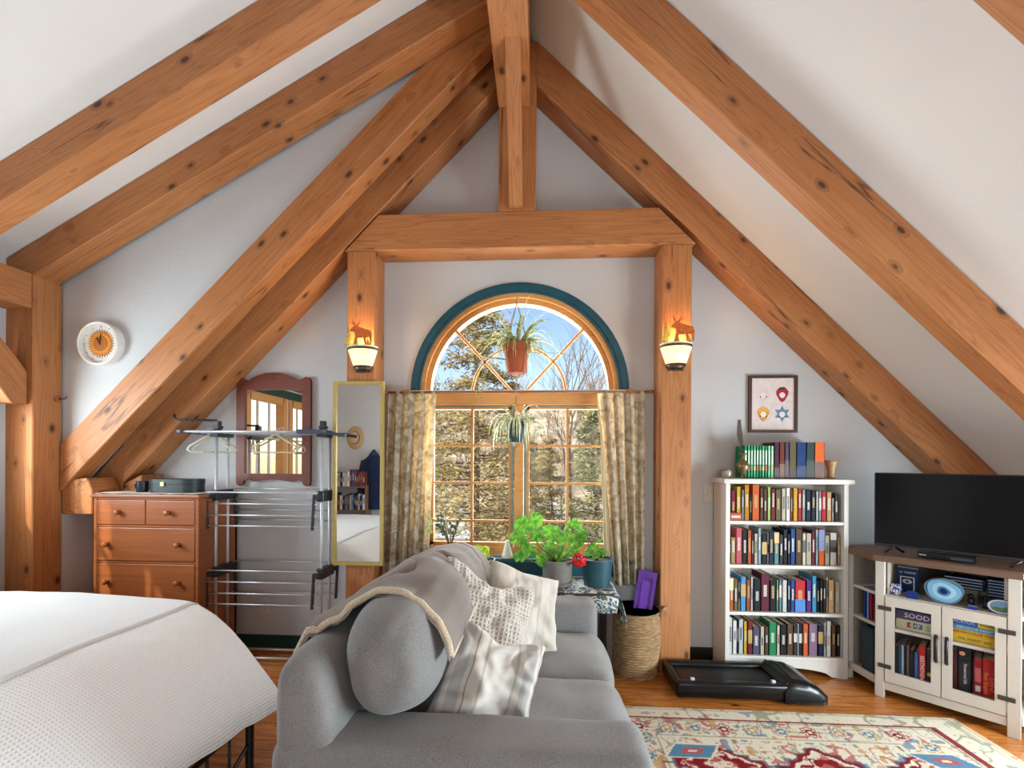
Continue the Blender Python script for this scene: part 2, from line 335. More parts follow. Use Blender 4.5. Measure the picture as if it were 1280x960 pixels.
rafterR(3.11, D, 'thick fir rafter running down the gable wall above the television and picture', x0=-.02)
rafterR(2.25, 2.375, 'right-hand fir rafter with long drying cracks crossing the white ceiling nearest the television')
rafterR(1.24, 1.385, 'pale fir rafter whose corner shows at the upper right edge')
for y in (.3, -.65, -1.6, -2.55): rafterR(y, y+.14, 'fir rafter on the right roof slope behind the viewer', group='rafters of the right slope behind the viewer')
rafterD(2.71, 2.87, 'low-sloped dormer rafter landing on the tall corner post beside the clock wall')
rafterD(2.25, 2.40, 'low-sloped dormer rafter nearest the viewer, pale knotty underside, upper left')
for y in (1.24, .3, -.65, -1.6, -2.55): rafterD(y, y+.14, 'low-sloped dormer rafter behind the viewer', group='rafters of the dormer behind the viewer')
# gable rafter, left, and the one in front of it that carries the cheek wall
l = lambda x: zL(x)-VT
timber('rafter', [(-3.08, l(-3.08)), (-.286, l(-.286)), (-.286, zL(-.286)), (-3.08, zL(-3.08))], 3.11, D-.002, 'Y', (1, 0, 1.0175), 'fir rafter against the gable wall running down behind the drying rack', 'rafter')
fb_ = lambda x: 4.510+.9945*x
ft_ = lambda x: 4.833+.9945*x
timber('rafter', [(-3.305, fb_(-3.305)), (-.29, fb_(-.29)), (-.29, ft_(-.29)-.01), (-3.305, ft_(-3.305))], 2.873, 3.0, 'Y', (1, 0, .9945), 'steep fir rafter just below the sunflower clock with a pale lit underside', 'rafter')
timber('tie_beam', [(-1.40, 2.955), (1.085, 2.955), (.83, 3.213), (-1.15, 3.213)], 3.11, D, 'Y', (1, 0, 0), 'horizontal collar beam over the arched window resting on two posts', 'beam')
timber('king_post', [(-.286, 3.214), (-.02, 3.214), (-.02, 4.4), (-.286, 4.4)], 3.11, D, 'Y', (0, 0, 1), 'short upright king post between collar beam and ridge', 'post')
timber('wall_post', [(-1.378, 0), (-1.172, 0), (-1.172, 2.954), (-1.378, 2.954)], 3.11, D, 'Y', (0, 0, 1), 'fir post behind the tall gold mirror, left of the window', 'post')
timber('wall_post', [(.852, 0), (1.058, 0), (1.058, 2.954), (.852, 2.954)], 3.11, D, 'Y', (0, 0, 1), 'fir post between the curtained window and the white bookcase', 'post')
timber('ridge_beam', [(-.288, 3.94), (-.066, 3.94), (-.066, 4.36), (-.288, 4.36)], YB, 3.108, 'Y', (0, 1, 0), 'pale ridge beam overhead ending at the king post', 'beam')
timber('knee_brace', [(2.575, 3.955), (2.66, 3.955), (3.108, 3.33), (3.108, 3.222), (3.06, 3.222)], -.207, -.112, 'X', (0, .535, -.72), 'slim slanting brace from ridge beam down to the king post', 'brace')
timber('corner_post', [(-3.506, 0), (-3.309, 0), (-3.309, 2.655), (-3.506, 2.55)], 2.712, 2.893, 'Y', (0, 0, 1), 'tall knotty corner post at the left edge with a hook', 'post')
timber('plate_beam', [(-3.505, 2.43), (-3.309, 2.43), (-3.309, 2.66), (-3.505, 2.56)], YB, 2.708, 'Y', (0, 1, 0), 'horizontal plate beam running toward the viewer from the top of the corner post', 'beam')
timber('knee_brace', [(2.709, 1.80), (2.709, 2.02), (2.40, 2.40), (2.40, 2.428), (2.22, 2.428), (2.22, 2.39), (2.62, 1.80)], -3.44, -3.34, 'X', (0, -.6, .8), 'stubby angled brace low on the corner post at the left edge', 'brace')
timber('eave_beam', [(-3.318, 1.06), (-3.09, 1.06), (-3.09, 1.225), (-3.13, 1.315), (-3.318, 1.30)], 2.897, 3.105, 'Y', (0, 1, 0), 'short dark beam end tucked under the rafters behind the dresser', 'beam')
timber('eave_post', [(-3.315, 0), (-3.083, 0), (-3.083, 1.55), (-3.315, 1.30)], 3.112, D-.002, 'Y', (0, 0, 1), 'shadowed upright timber in the low corner behind the dresser', 'post')
timber('eave_block', [(-3.08, 1.08), (-2.93, 1.08), (-2.93, 1.335), (-3.08, 1.26)], 3.113, D-.002, 'Y', (1, 0, 0), 'small knotty timber block under the foot of the gable rafter', 'beam')
# hook on the corner post
t = thing('coat_hook', 'small iron hook on the side of the corner post under the clock', 'hook', onX(72, 499, -3.305))
MB().lathe([(.001, 0), (.022, 0), (.022, .006), (.001, .008)], n=14).xf(Matrix.Rotation(PI/2, 4, 'Y')).build('plate', C_((150, 90, 50)), t)
MB().tube([(0, 0, 0), (.05, 0, .002), (.062, 0, .008), (.066, 0, .02)], .004, 6).build('prong', BRONZE, t)
# ================= gable window =================
w = MB()
ro, ri = .818, .745
def band(mb, r1, r0, z0, y0, y1, cx=WCX, zs=WSP):
    mb.slab(arch(cx, r1, z0, zs), [[(x, z) for x, z in arch(cx, r0, z0+.0001 if r0 < .74 else z0, zs)]], y0, y1) if 0 else None
    a = arch(cx, r1, z0, zs); b_ = arch(cx, r0, z0, zs)
    va = [[mb.b.verts.new((p[0], y, p[1])) for p in a] for y in (y0, y1)]; vb = [[mb.b.verts.new((p[0], y, p[1])) for p in b_] for y in (y0, y1)]
    for i in range(len(a)-1):
        mb.b.faces.new((va[0][i], va[0][i+1], vb[0][i+1], vb[0][i])); mb.b.faces.new((va[1][i], vb[1][i], vb[1][i+1], va[1][i+1]))
        mb.b.faces.new((va[0][i], va[1][i], va[1][i+1], va[0][i+1])); mb.b.faces.new((vb[0][i], vb[0][i+1], vb[1][i+1], vb[1][i]))
    for i in (0, len(a)-1): mb.b.faces.new((va[0][i], vb[0][i], vb[1][i], va[1][i]))
win = bpy.data.objects.new('window_1', None); COL.objects.link(win); struct(win)
m = MB(); band(m, .818, .80, .60, D-.014, D); band(m, .803, .765, .60, D-.026, D); band(m, .768, .745, .60, D-.016, D)
m.bb(WCX-.745, WCX+.745, D-.02, D, .60, .71, .003)
m.build('casing', TEAL, win)
m = MB(); m.bb(WCX-.86, WCX+.86, D-.09, D+.04, .705, .735, .008); m.build('window_stool', TEAL, win)
m = MB(); band(m, .745, .712, WSILL, D+.0, D+.13); band(m, .712, .675, WSILL, D+.03, D+.11)
m.bb(WCX-.712, WCX+.712, D+.01, D+.12, WSILL, .80); m.build('frame', TRIMW, win)
m = MB(); m.bb(WCX-.712, WCX+.712, D+.004, D+.10, 1.872, 1.962, .006); m.build('transom', TRIMW, win)
m = MB(); m.bb(-.175, -.105, D+.01, D+.10, .80, 1.872, .006); m.build('mullion', TRIMW, win)
# fan muntins
m = MB(); n_ = 24
m.tube([(WCX+.355*math.cos(PI*k/n_), D+.05, 1.962+.355*math.sin(PI*k/n_)) for k in range(n_+1)], .012, 6)
for s_ in (-1, 1): m.tube([(WCX+s_*.04, D+.05, 1.965), (WCX+s_*.485, D+.05, 1.965+.48)], .012, 6)
m.build('fan_muntins', TRIMW, win)
for x0, x1, vx in ((WCX-.675, -.19, onY(589, 560, D).x), (-.09, WCX+.675, onY(709.5, 560, D).x)):
    s_ = MB(); t_ = .028
    s_.bb(x0, x0+t_, D+.03, D+.07, .80, 1.868); s_.bb(x1-t_, x1, D+.03, D+.07, .80, 1.868); s_.bb(x0, x1, D+.03, D+.07, .80, .83); s_.bb(x0, x1, D+.03, D+.07, 1.84, 1.868)
    sash = s_.build('sash', TRIMW, win); e_ = x1 if x0 < -.2 else x0; MB().bb(e_-.009, e_+.009, D+.022, D+.034, .80, 1.868).build('weatherstrip', C_((122, 138, 128), .5), sash); MB().bb(x0, x1, D+.022, D+.034, 1.858, 1.872).build('weatherstrip', C_((132, 140, 128), .5), sash)
    s_ = MB(); s_.bb(vx-.01, vx+.01, D+.04, D+.058, .82, 1.85)
    for yy in (557, 604, 652): zz = onY(590, yy, D).z; s_.bb(x0+.02, x1-.02, D+.042, D+.056, zz-.009, zz+.009)
    s_.build('muntins', TRIMW, sash)
    MB().bb(x0+.02, x1-.02, D+.048, D+.052, .82, 1.85).build('glass', GLASS, sash)
m = MB(); m.prism(arch(WCX, .68, 1.95, WSP), D+.06, D+.064, 'Y'); m.build('fan_glass', GLASS, win)
# two dormer windows seen in the mirrors, then unseen windows added for light
def side_window(k, a, b_, c, d):
    wn = bpy.data.objects.new('window_%d' % k, None); COL.objects.link(wn); struct(wn)
    m = MB(); X = XL
    m.bb(X-.09, X+.02, a-.07, a+.02, c-.07, d+.07); m.bb(X-.09, X+.02, b_-.02, b_+.07, c-.07, d+.07); m.bb(X-.09, X+.02, a, b_, c-.07, c+.02); m.bb(X-.09, X+.02, a, b_, d-.02, d+.07)
    m.build('frame', TRIMW, wn)
    m = MB()
    for i in (1, 2): y = lerp(a, b_, i/3); m.bb(X-.06, X-.035, y-.012, y+.012, c, d)
    z = lerp(c, d, .5); m.bb(X-.06, X-.035, a, b_, z-.012, z+.012); m.build('muntins', WHITE, wn)
    MB().bb(X-.055, X-.05, a, b_, c, d).build('glass', GLASS, wn)
for k, q in enumerate(W2): side_window(k+2, *q)
wn = bpy.data.objects.new('window_5', None); COL.objects.link(wn); struct(wn)  # unseen back window, added to hold a fill light
m = MB()
for x in (-.9, .3, 1.5): m.bb(x-.05, x+.05, YB-.08, YB+.02, .65, 2.35)
m.bb(-.95, 1.55, YB-.08, YB+.02, .62, .72); m.bb(-.95, 1.55, YB-.08, YB+.02, 2.28, 2.38)
m.build('frame', TRIMW, wn); MB().bb(-.9, 1.5, YB-.06, YB-.055, .7, 2.3).build('glass', GLASS, wn)
wn = bpy.data.objects.new('window_6', None); COL.objects.link(wn); struct(wn)  # unseen window added in the right wall for its light
m = MB(); y0, y1, c, d = W5
for y in (y0, (y0+y1)/2, y1): m.bb(XR-.02, XR+.09, y-.04, y+.04, c-.05, d+.05)
m.bb(XR-.02, XR+.09, y0, y1, c-.06, c); m.bb(XR-.02, XR+.09, y0, y1, d, d+.06); m.build('frame', TRIMW, wn); MB().bb(XR+.05, XR+.055, y0, y1, c, d).build('glass', GLASS, wn)
struct(MB().bb(XL, XL+.03, -.5, 1.7, 2.29, 2.40).build('trim_1', GREEN))
# ================= outside the window =================
def ground_mat():
    m, nt, b = newmat('forest_floor'); L = nt.links; mp = coords(nt, (1, 1, 1))
    n = N(nt, 'ShaderNodeTexNoise'); n.inputs['Scale'].default_value = .22; n.inputs['Detail'].default_value = 8; n.inputs['Roughness'].default_value = .65; L.new(mp.outputs[0], n.inputs[0])
    r = ramp(nt, [(.40, s2l((104, 84, 60))), (.47, s2l((150, 128, 98))), (.53, s2l((196, 186, 168))), (.57, s2l((238, 238, 240)))]); L.new(n.outputs[0], r.inputs[0])
    L.new(r.outputs[0], b.inputs['Base Color']); b.inputs['Roughness'].default_value = 1.; return m
def hill_mat():
    m, nt, b = newmat('leaf_littered_hillside'); L = nt.links; mp = coords(nt, (1, 1, 1))
    n = N(nt, 'ShaderNodeTexNoise'); n.inputs['Scale'].default_value = .5; n.inputs['Detail'].default_value = 9; n.inputs['Roughness'].default_value = .75; L.new(mp.outputs[0], n.inputs[0])
    r = ramp(nt, [(.36, s2l((118, 104, 82))), (.5, s2l((182, 164, 136))), (.6, s2l((222, 208, 186)))]); L.new(n.outputs[0], r.inputs[0]); L.new(r.outputs[0], b.inputs['Base Color']); b.inputs['Roughness'].default_value = 1.; return m
GZ = -2.7
def gz(x, y): return GZ + .4*nz(x*.08, y*.08) + max(0, y-20)*.004
struct(MB().grid(lambda u, v: (lerp(-60, 60, u), lerp(-40, 60, v), gz(lerp(-60, 60, u), lerp(-40, 60, v))), 40, 60).build('ground', ground_mat(), smooth=True))
def hz_(x, y): return GZ-.3+(y-42)*.40*(1+.12*nz(x*.03, 3)) + 1.2*nz(x*.09, y*.09) - max(0, x+2)*.05
struct(MB().grid(lambda u, v: (lerp(-90, 90, u), lerp(42, 82, v), hz_(lerp(-90, 90, u), lerp(42, 82, v))), 60, 20).build('hills', hill_mat(), smooth=True))
def needles(name, a, b_):
    m, nt, b = newmat(name); L = nt.links; mp = coords(nt, (1, 1, 1)); n = N(nt, 'ShaderNodeTexNoise'); n.inputs['Scale'].default_value = 1.4; n.inputs['Detail'].default_value = 5; L.new(mp.outputs[0], n.inputs[0])
    r = ramp(nt, [(.35, s2l(a)), (.65, s2l(b_))]); L.new(n.outputs[0], r.inputs[0]); L.new(r.outputs[0], b.inputs['Base Color']); b.inputs['Roughness'].default_value = .8; return m
NEED = [needles('cedar_needles', (122, 110, 66), (206, 186, 130)), needles('spruce_needles', (92, 104, 66), (176, 174, 122))]
BARK = [plain('grey_bark', (128, 110, 92), .95, vary=.3, nscale=3), plain('pale_bark', (168, 146, 122), .95, vary=.2, nscale=3)]
def leafbits(m, c, r, n, s0, flat=.4):
    for _ in range(n):
        p = c+Vector((random.gauss(0, r), random.gauss(0, r), random.gauss(0, r*flat)))
        s = s0*random.uniform(.5, 1.3); a = Vector((random.uniform(-1, 1), random.uniform(-1, 1), random.uniform(-.5, .3))).normalized()
        b_ = a.orthogonal().normalized(); b_.rotate(Matrix.Rotation(random.uniform(0, 6), 3, a))
        m.tri(p-a*s, p+a*s+b_*s*.15, p+b_*s*.7)
def evergreen(x, y, h, rad, nb, bits, leaf, mi, label, lean=0, z0=None, low=.1, group=None):
    zb = gz(x, y) if z0 is None else z0
    root = thing('evergreen_tree', label, 'tree', (x, y, zb), 0, group)
    MB().tube([(lean*t*h+.1*math.sin(t*5), 0, t*h) for t in [k/8 for k in range(9)]], [max(.02, h*.016*(1-t/8.3)) for t in range(9)], 7).build('trunk', BARK[0], root, True)
    m = MB(); br = MB()
    for i in range(nb):
        t = low+(1-low)*(i+.5)/nb; z = t*h; R = rad*(1-t)**.75*random.uniform(.6, 1.1)+.12; a = random.uniform(0, 2*PI)
        tip = Vector((lean*t*h+R*math.cos(a), R*math.sin(a), z-R*.15+.25*random.random())); base = Vector((lean*t*h, 0, z))
        br.tube([base, base.lerp(tip, .5)+Vector((0, 0, .1)), tip], [.03, .02, .006], 4)
        for q in (.3, .5, .7, .88, 1.): leafbits(m, base.lerp(tip, q)+Vector((0, 0, .06)), R*.13+.06, int(bits*(.5+q*.6)), leaf)
    br.build('branches', BARK[0], root); m.build('foliage', NEED[mi], root, norm=False); return root
evergreen(-2.0, 13.0, 9.6, 2.5, 110, 40, .075, 0, 'big olive-brown cedar filling the upper left of the window', lean=.03)
evergreen(-.75, 15.5, 6.6, 1.7, 80, 30, .08, 0, 'olive cedar just left of the window mullion, behind the big one', lean=-.02)
evergreen(-5.2, 18., 9.4, 2.4, 60, 22, .10, 1, 'tall dark spruce at the far left edge of the window view')
evergreen(1.9, 15., 5.6, 1.7, 60, 26, .08, 1, 'green spruce in the right-hand sash with a bluish tint')
evergreen(.55, 19., 4.8, 1.6, 45, 22, .09, 0, 'low olive evergreen directly right of the mullion')
evergreen(3.9, 22., 6.4, 2.0, 45, 22, .10, 1, 'far spruce partly hidden by the right curtain')
evergreen(-.2, 24., 5.0, 2.0, 40, 20, .10, 1, 'distant bushy spruce centred behind the mullion')
def bare(h, levels, seed, name='bare_tree', sp=.55, rb=.011):
    rnd = random.Random(seed); m = MB()
    def go(p, d, L, r, lv):
        pts = [p]; q = p.copy(); dd = d.copy()
        for k in range(4):
            dd = (dd+Vector((rnd.uniform(-1, 1), rnd.uniform(-1, 1), rnd.uniform(-.2, .5)))*.13).normalized(); q = q+dd*L/4; pts.append(q.copy())
        m.tube(pts, [r*(1-.12*k) for k in range(5)], 6 if lv == levels else 3, cap=False)
        if lv == 0: return
        for k in range(4 if lv > 1 else 3):
            b = pts[rnd.choice((2, 3, 4)) if k else 4]; nd = (dd+Vector((rnd.uniform(-1, 1), rnd.uniform(-1, 1), rnd.uniform(-.1, .7)))*sp*1.3).normalized()
            go(b, nd, L*rnd.uniform(.55, .8), r*.55, lv-1)
    go(Vector((0, 0, 0)), Vector((0, 0, 1)), h*.38, h*rb, levels)
    return m
protos = []
for i in range(4):
    o = bare(9, 4, 30+i).build('bare_tree', BARK[i % 2]); protos.append(o)
spec = []
rnd = random.Random(5)
def place_tree(o, x, y, z, s, lab, group=None, first={}):
    if o.name not in first: first[o.name] = 1; c = o
    else: c = o.copy(); COL.objects.link(c)
    c.location = (x, y, z); c.scale = (s, s, s); c.rotation_euler = (0, 0, rnd.uniform(0, 6)); tag(c, lab, 'tree', group)
place_tree(protos[0], 1.5, 17.5, gz(1.5, 17.5), 1.0, 'bare branching tree against the blue sky in the fanlight')
place_tree(protos[1], 3.0, 20, gz(3.0, 20), 1.05, 'bare slender tree right of the hanging pot, behind the nearer one')
place_tree(protos[2], -1.1, 22, gz(-1, 22), .8, 'bare thin tree between the cedars, left of the mullion')
place_tree(protos[3], 3.4, 28, gz(3.4, 28), .8, 'bare tree low at the right edge of the window view')
for i in range(16):
    place_tree(protos[i % 4], -rnd.uniform(9, 22), rnd.uniform(-6, 9), GZ-.2, rnd.uniform(.5, .8), 'leafless tree outside the dormer windows, seen only in the mahogany mirror', 'leafless trees outside the dormer')
for i in range(90):
    y = rnd.uniform(30, 78); x = rnd.uniform(-.36, .42)*y; z = hz_(x, y) if y > 42 else gz(x, y)
    place_tree(protos[i % 4], x, y, z-.2, rnd.uniform(.55, .95), 'small leafless tree on the distant wooded hillside', 'leafless trees on the distant hillside')
# ================= bed =================
def waffle(name, col, sc_=72.):
    m, nt, b = newmat(name); L = nt.links; tc = nt.nodes.new('ShaderNodeTexCoord'); sx = nt.nodes.new('ShaderNodeSeparateXYZ'); L.new(tc.outputs['UV'], sx.inputs[0])
    vals = []
    for k in (0, 1):
        mu = N(nt, 'ShaderNodeMath', operation='MULTIPLY'); mu.inputs[1].default_value = sc_*2*PI; L.new(sx.outputs[k], mu.inputs[0]); si = N(nt, 'ShaderNodeMath', operation='SINE'); L.new(mu.outputs[0], si.inputs[0]); vals.append(si)
    mx = N(nt, 'ShaderNodeMath', operation='MAXIMUM'); L.new(vals[0].outputs[0], mx.inputs[0]); L.new(vals[1].outputs[0], mx.inputs[1])
    r = ramp(nt, [(0., tuple(v*.80 for v in s2l(col))), (.5, s2l(col))]); mr = N(nt, 'ShaderNodeMapRange'); mr.inputs['From Min'].default_value = -1; L.new(mx.outputs[0], mr.inputs[0]); L.new(mr.outputs[0], r.inputs[0])
    L.new(r.outputs[0], b.inputs['Base Color']); b.inputs['Roughness'].default_value = .95; b.inputs['Specular IOR Level'].default_value = .15
    bump(nt, mr.outputs[0], b, .5, .006); return m
def uvgrid(o, nu, nv, su=1., sv=1.):
    me = o.data; uv = me.uv_layers.new(name='UVMap')
    for poly in me.polygons:
        for li in poly.loop_indices:
            vi = me.loops[li].vertex_index; uv.data[li].uv = ((vi//(nv+1))/nu*su, (vi % (nv+1))/nv*sv)
bed = thing('bed', 'bed with white waffle coverlet and black metal frame, foot toward the sofa', 'bed', (-2.4, 1.4, 0))
BM = lambda mb: mb.xf(Matrix.Translation((2.4, -1.4, 0)))
WAF = waffle('waffle_cotton', (246, 246, 243))
prof = [(-3.42, .70), (-3.2, .715), (-2.8, .722), (-2.4, .722), (-2.05, .716), (-1.9, .705), (-1.78, .69), (-1.68, .66), (-1.58, .615), (-1.49, .56), (-1.41, .50), (-1.34, .45), (-1.285, .41), (-1.25, .37), (-1.24, .33)]
Y0b, Y1b = .42, 2.30
cum = [0]
for a, b_ in zip(prof, prof[1:]): cum.append(cum[-1]+math.dist(a, b_))
def cov(u, v):
    s = u*cum[-1]; x = interp(s, list(zip(cum, [q[0] for q in prof]))); z = interp(s, list(zip(cum, [q[1] for q in prof])))
    # v runs across the bed: side drop, flat, side drop
    yv = interp(v, [(0, Y0b), (.13, Y0b-.01), (.16, Y0b+.03), (.87, Y1b-.06), (.90, Y1b-.01), (1., Y1b+.01)])
    zd = interp(v, [(0, .40), (.13, .03), (.16, 0), (.87, 0), (.895, .03), (1., .34)])
    foot = max(0, (x+1.85)/.62)
    if v > .5: yv -= foot*.17*min(1, (v-.5)/.4); zd *= (1-.55*foot)
    else: zd *= (1-.6*foot)
    zz = z-zd - foot*foot*.13*max(0, min(1, (v-.74)/.16)) + .004*nz(x*6, yv*6) + .012*nz(x*1.7, yv*2.1, 5)
    if foot > .5: zz += (foot-.5)*.05*math.sin(yv*9+1); x += .012*math.sin(yv*13)*(foot-.5)
    return (x, yv, max(zz, .09))
m = MB(); m.grid(cov, 90, 90); o = BM(m).build('coverlet', WAF, bed, True); uvgrid(o, 90, 90, cum[-1], 2.6)
UB = interp(-1.80, [(q[0], c_/cum[-1]) for q, c_ in zip(prof, cum)])
def cov2(u, v):
    p = Vector(cov(u*UB, lerp(.0, 1., v))); return (p.x, p.y+(.003 if v > .88 else 0), p.z+.006)
m = MB(); m.grid(cov2, 50, 70); mm = fabric('smooth_white_cotton', (226, 226, 224), (218, 218, 216), 200, .2, .95); top = BM(m).build('folded_blanket', mm, bed, True)
s_ = top.modifiers.new('s', 'SOLIDIFY'); s_.thickness = .005; s_.offset = -1
MB().bb(-3.4, -1.8, .5, 2.2, .34, .67, .06, 3).xf(Matrix.Translation((2.4, -1.4, 0))).build('mattress', fabric('mattress_ticking', (225, 222, 216)), bed, True)
m = MB(); m.bb(-3.42, -1.78, .50, .53, .28, .33); m.bb(-3.42, -1.78, 2.17, 2.20, .28, .33); m.bb(-3.42, -3.39, .5, 2.2, .28, .33); m.bb(-1.8, -1.77, .5, 2.2, .28, .33); BM(m).build('side_rail', BLACK, bed)
for x, y in ((-3.38, .52), (-3.38, 2.18), (-1.275, .62), (-1.275, 1.90)):
    m = MB(); m.tube([(x, y, 0), (x, y, .31 if x > -2 else .33)], .017, 10); BM(m).build('leg', BLACK, bed, 'auto')
fb = MB(); fb.tube([(-1.275, .62, .295), (-1.275, 1.90, .295)], .010, 8); fb.tube([(-1.275, .62, .04), (-1.275, 1.90, .04)], .009, 8)
for y in (.62, 1.90): fb.tube([(-1.275, y, .29), (-1.78, y, .31)], .012, 8)
BM(fb).build('foot_rail', BLACK, bed, True)
for k in range(9):
    y = 1.77-.125*k; m = MB(); m.tube([(-1.275, y, .04), (-1.275, y, .295)], .006, 6); BM(m).build('spindle', BLACK, bed, True)
m = MB(); m.tube([(-1.275, 1.895, .19), (-1.275, 1.64, .05)], .008, 6); BM(m).build('brace', BLACK, bed, True)
# ================= dresser =================
xr = -2.314; yd = 2.895; xl = -3.073
dr = thing('dresser', 'cherry chest of drawers with round wooden knobs in the left corner', 'dresser', ((xl+xr)/2, 3.1, 0))
DM = lambda mb: mb.xf(Matrix.Translation((-(xl+xr)/2, -3.1, 0)))
m = MB(); m.bb(xl, xl+.022, yd, 3.28, .06, 1.18); m.bb(xr-.022, xr, yd, 3.28, .06, 1.18); m.bb(xl, xr, 3.262, 3.28, .06, 1.18); m.bb(xl+.02, xr-.02, yd+.004, yd+.03, .06, .14)
zs = [1.175, .985, .735, .465, .165]
for z in zs: m.bb(xl+.02, xr-.02, yd+.004, 3.27, z-.008, z+.008)
m.bb((xl+xr)/2-.008, (xl+xr)/2+.008, yd+.004, 3.2, .985, 1.175)
DM(m).build('body', CHERRY, dr)
m = MB(); m.bb(xl-.018, xr+.02, yd-.018, 3.29, 1.182, 1.205, .006); DM(m).build('top', CHERRY, dr)
def drawer(x0, x1, z0, z1, ks):
    m = MB(); m.bb(x0+.003, x1-.003, yd-.004, yd+.02, z0+.011, z1-.011, .004); d = DM(m).build('drawer', CHERRY, dr)
    for k in ks:
        x = lerp(x0, x1, k); z = (z0+z1)/2
        q = MB().lathe([(.001, 0), (.017, 0), (.010, .010), (.012, .016), (.019, .022), (.019, .030), (.012, .034), (.001, .035)], n=16).xf(Matrix.Translation((x, yd-.004, z)) @ Matrix.Rotation(PI/2, 4, 'X'))
        DM(q).build('knob', REDWOOD if False else CHERRY, d, True)
xm = (xl+xr)/2
drawer(xl+.022, xm, zs[1], zs[0], [.47]); drawer(xm, xr-.022, zs[1], zs[0], [.48])
for a, b_ in ((1, 2), (2, 3), (3, 4)): drawer(xl+.022, xr-.022, zs[b_], zs[a], [.12, .84])
for x in (xl+.03, xr-.03):
    for y in (yd+.03, 3.25): m = MB(); m.bb(x-.025, x+.025, y-.025, y+.025, 0, .06); DM(m).build('foot', CHERRY, dr)
# things on the dresser
cl = MB().grid(lambda u, v: (lerp(-3.07, -2.34, u)+.01*math.sin(v*19), lerp(2.90, 3.2, v)+.012*math.sin(u*22), 1.2065+.003*abs(math.sin(u*17+v*5))), 30, 12).build('table_runner', fabric('linen_runner', (214, 206, 190)), smooth=True)
s_ = cl.modifiers.new('s', 'SOLIDIFY'); s_.thickness = .003; s_.offset = 1
tag(cl, 'pale linen runner lying across the dresser top under the dark case', 'cloth')
p0 = onY(186, 611, 3.0); p1 = onY(247, 611, 3.0); cx = (p0.x+p1.x)/2
t = thing('storage_case', 'dark green rounded case with brass clasp on the dresser', 'box', (cx, 3.04, 1.213))
def stad(w, d, n=10):
    r = d/2; return [(w/2-r+r*math.cos(a), r*math.sin(a)) for a in [-PI/2+PI*k/n for k in range(n+1)]]+[(-w/2+r+r*math.cos(a), r*math.sin(a)) for a in [PI/2+PI*k/n for k in range(n+1)]]
wd = (p1-p0).length
GRN = plain('dark_green_leatherette', (26, 44, 44), .5)
MB().prism(stad(wd, .17), 0, .058).build('base', GRN, t, 'auto'); MB().prism(stad(wd+.006, .176), .060, .094).build('lid', GRN, t, 'auto')
MB().bb(-.05, -.022, -.096, -.086, .045, .075, .003).build('clasp', GOLD, t)
t = thing('mug', 'small navy mug beside the green case on the dresser', 'mug', (onY(178, 605, 3.0).x, 3.0, 1.213))
MB().lathe([(.001, 0), (.034, 0), (.036, .01), (.036, .078), (.033, .078), (.032, .01), (.001, .008)]).build('body', C_((24, 26, 52), .3), t, 'auto')
MB().tube([(-.034, 0, .06), (-.055, 0, .055), (-.055, 0, .03), (-.034, 0, .02)], .004, 6).build('handle', C_((24, 26, 52), .3), t, True)
# outlet and switch
t = thing('power_outlet', 'white double outlet low on the wall behind the drying rack', 'outlet', onY(331, 757, D))
MB().bb(-.036, .036, -.006, 0, -.058, .058, .003).build('plate', WHITE, t)
for z in (-.02, .02): MB().bb(-.015, .015, -.009, -.005, z-.014, z+.014, .004).build('socket', C_((210, 206, 198)), t)
t = thing('light_switch', 'white light switch plate between the fir post and bookcase', 'switch', onY(885, 616, D))
MB().bb(-.036, .036, -.006, 0, -.060, .060, .003).build('plate', C_((206, 200, 190)), t)
MB().bb(-.006, .006, -.018, -.005, -.010, .012, .002).build('toggle', WHITE, t)
# ================= clock =================
pc = onY(131, 431, 2.90)
t = thing('wall_clock', 'round white wall clock with an orange sunflower face on the cheek wall', 'clock', (pc.x, 2.90, pc.z))
RXm = Matrix.Rotation(PI/2, 4, 'X')
R0 = .150
MB().lathe([(R0-.012, .0), (R0, .0), (R0, .052), (R0-.008, .058), (R0-.016, .052), (R0-.018, .02), (R0-.018, .0)], n=48, closed=True).xf(RXm).build('rim', C_((232, 228, 222), .35), t, 'auto')
MB().lathe([(.001, .0), (R0-.017, .0), (R0-.017, .026), (.001, .026)], n=40).xf(RXm).build('dial', C_((222, 220, 214)), t)
def star(n, r0, r1): return [((r1 if k % 2 else r0)*math.cos(PI*k/n), (r1 if k % 2 else r0)*math.sin(PI*k/n)) for k in range(2*n)]
def petals(r0, r1, z0, z1, c, nm): MB().prism(star(30, r0, r1), z0, z1).xf(RXm).build(nm, c, t)
petals(.100, .075, .0265, .029, C_((198, 122, 38)), 'petals'); petals(.088, .066, .0295, .031, C_((216, 140, 46)), 'petals')
MB().lathe([(.001, 0), (.052, 0), (.05, .003), (.001, .004)], n=32).xf(Matrix.Translation((0, -.0312, 0)) @ RXm).build('seed_disc', C_((176, 100, 34)), t)
for a, L_, w_ in ((math.radians(118), .055, .006), (math.radians(82), .078, .0045)):
    MB().box((L_/2-.008, 0, 0), (L_, w_, .002)).xf(Matrix.Translation((0, -.038, 0)) @ RXm @ Matrix.Rotation(a, 4, 'Z')).build('hand', C_((40, 26, 18)), t)
for k in range(12):
    a = PI*k/6; MB().box((.118*math.cos(a), .118*math.sin(a), .027), (.008 if k % 3 else .012, .004, .001), a).xf(RXm).build('hour_mark', C_((70, 74, 84)), t)
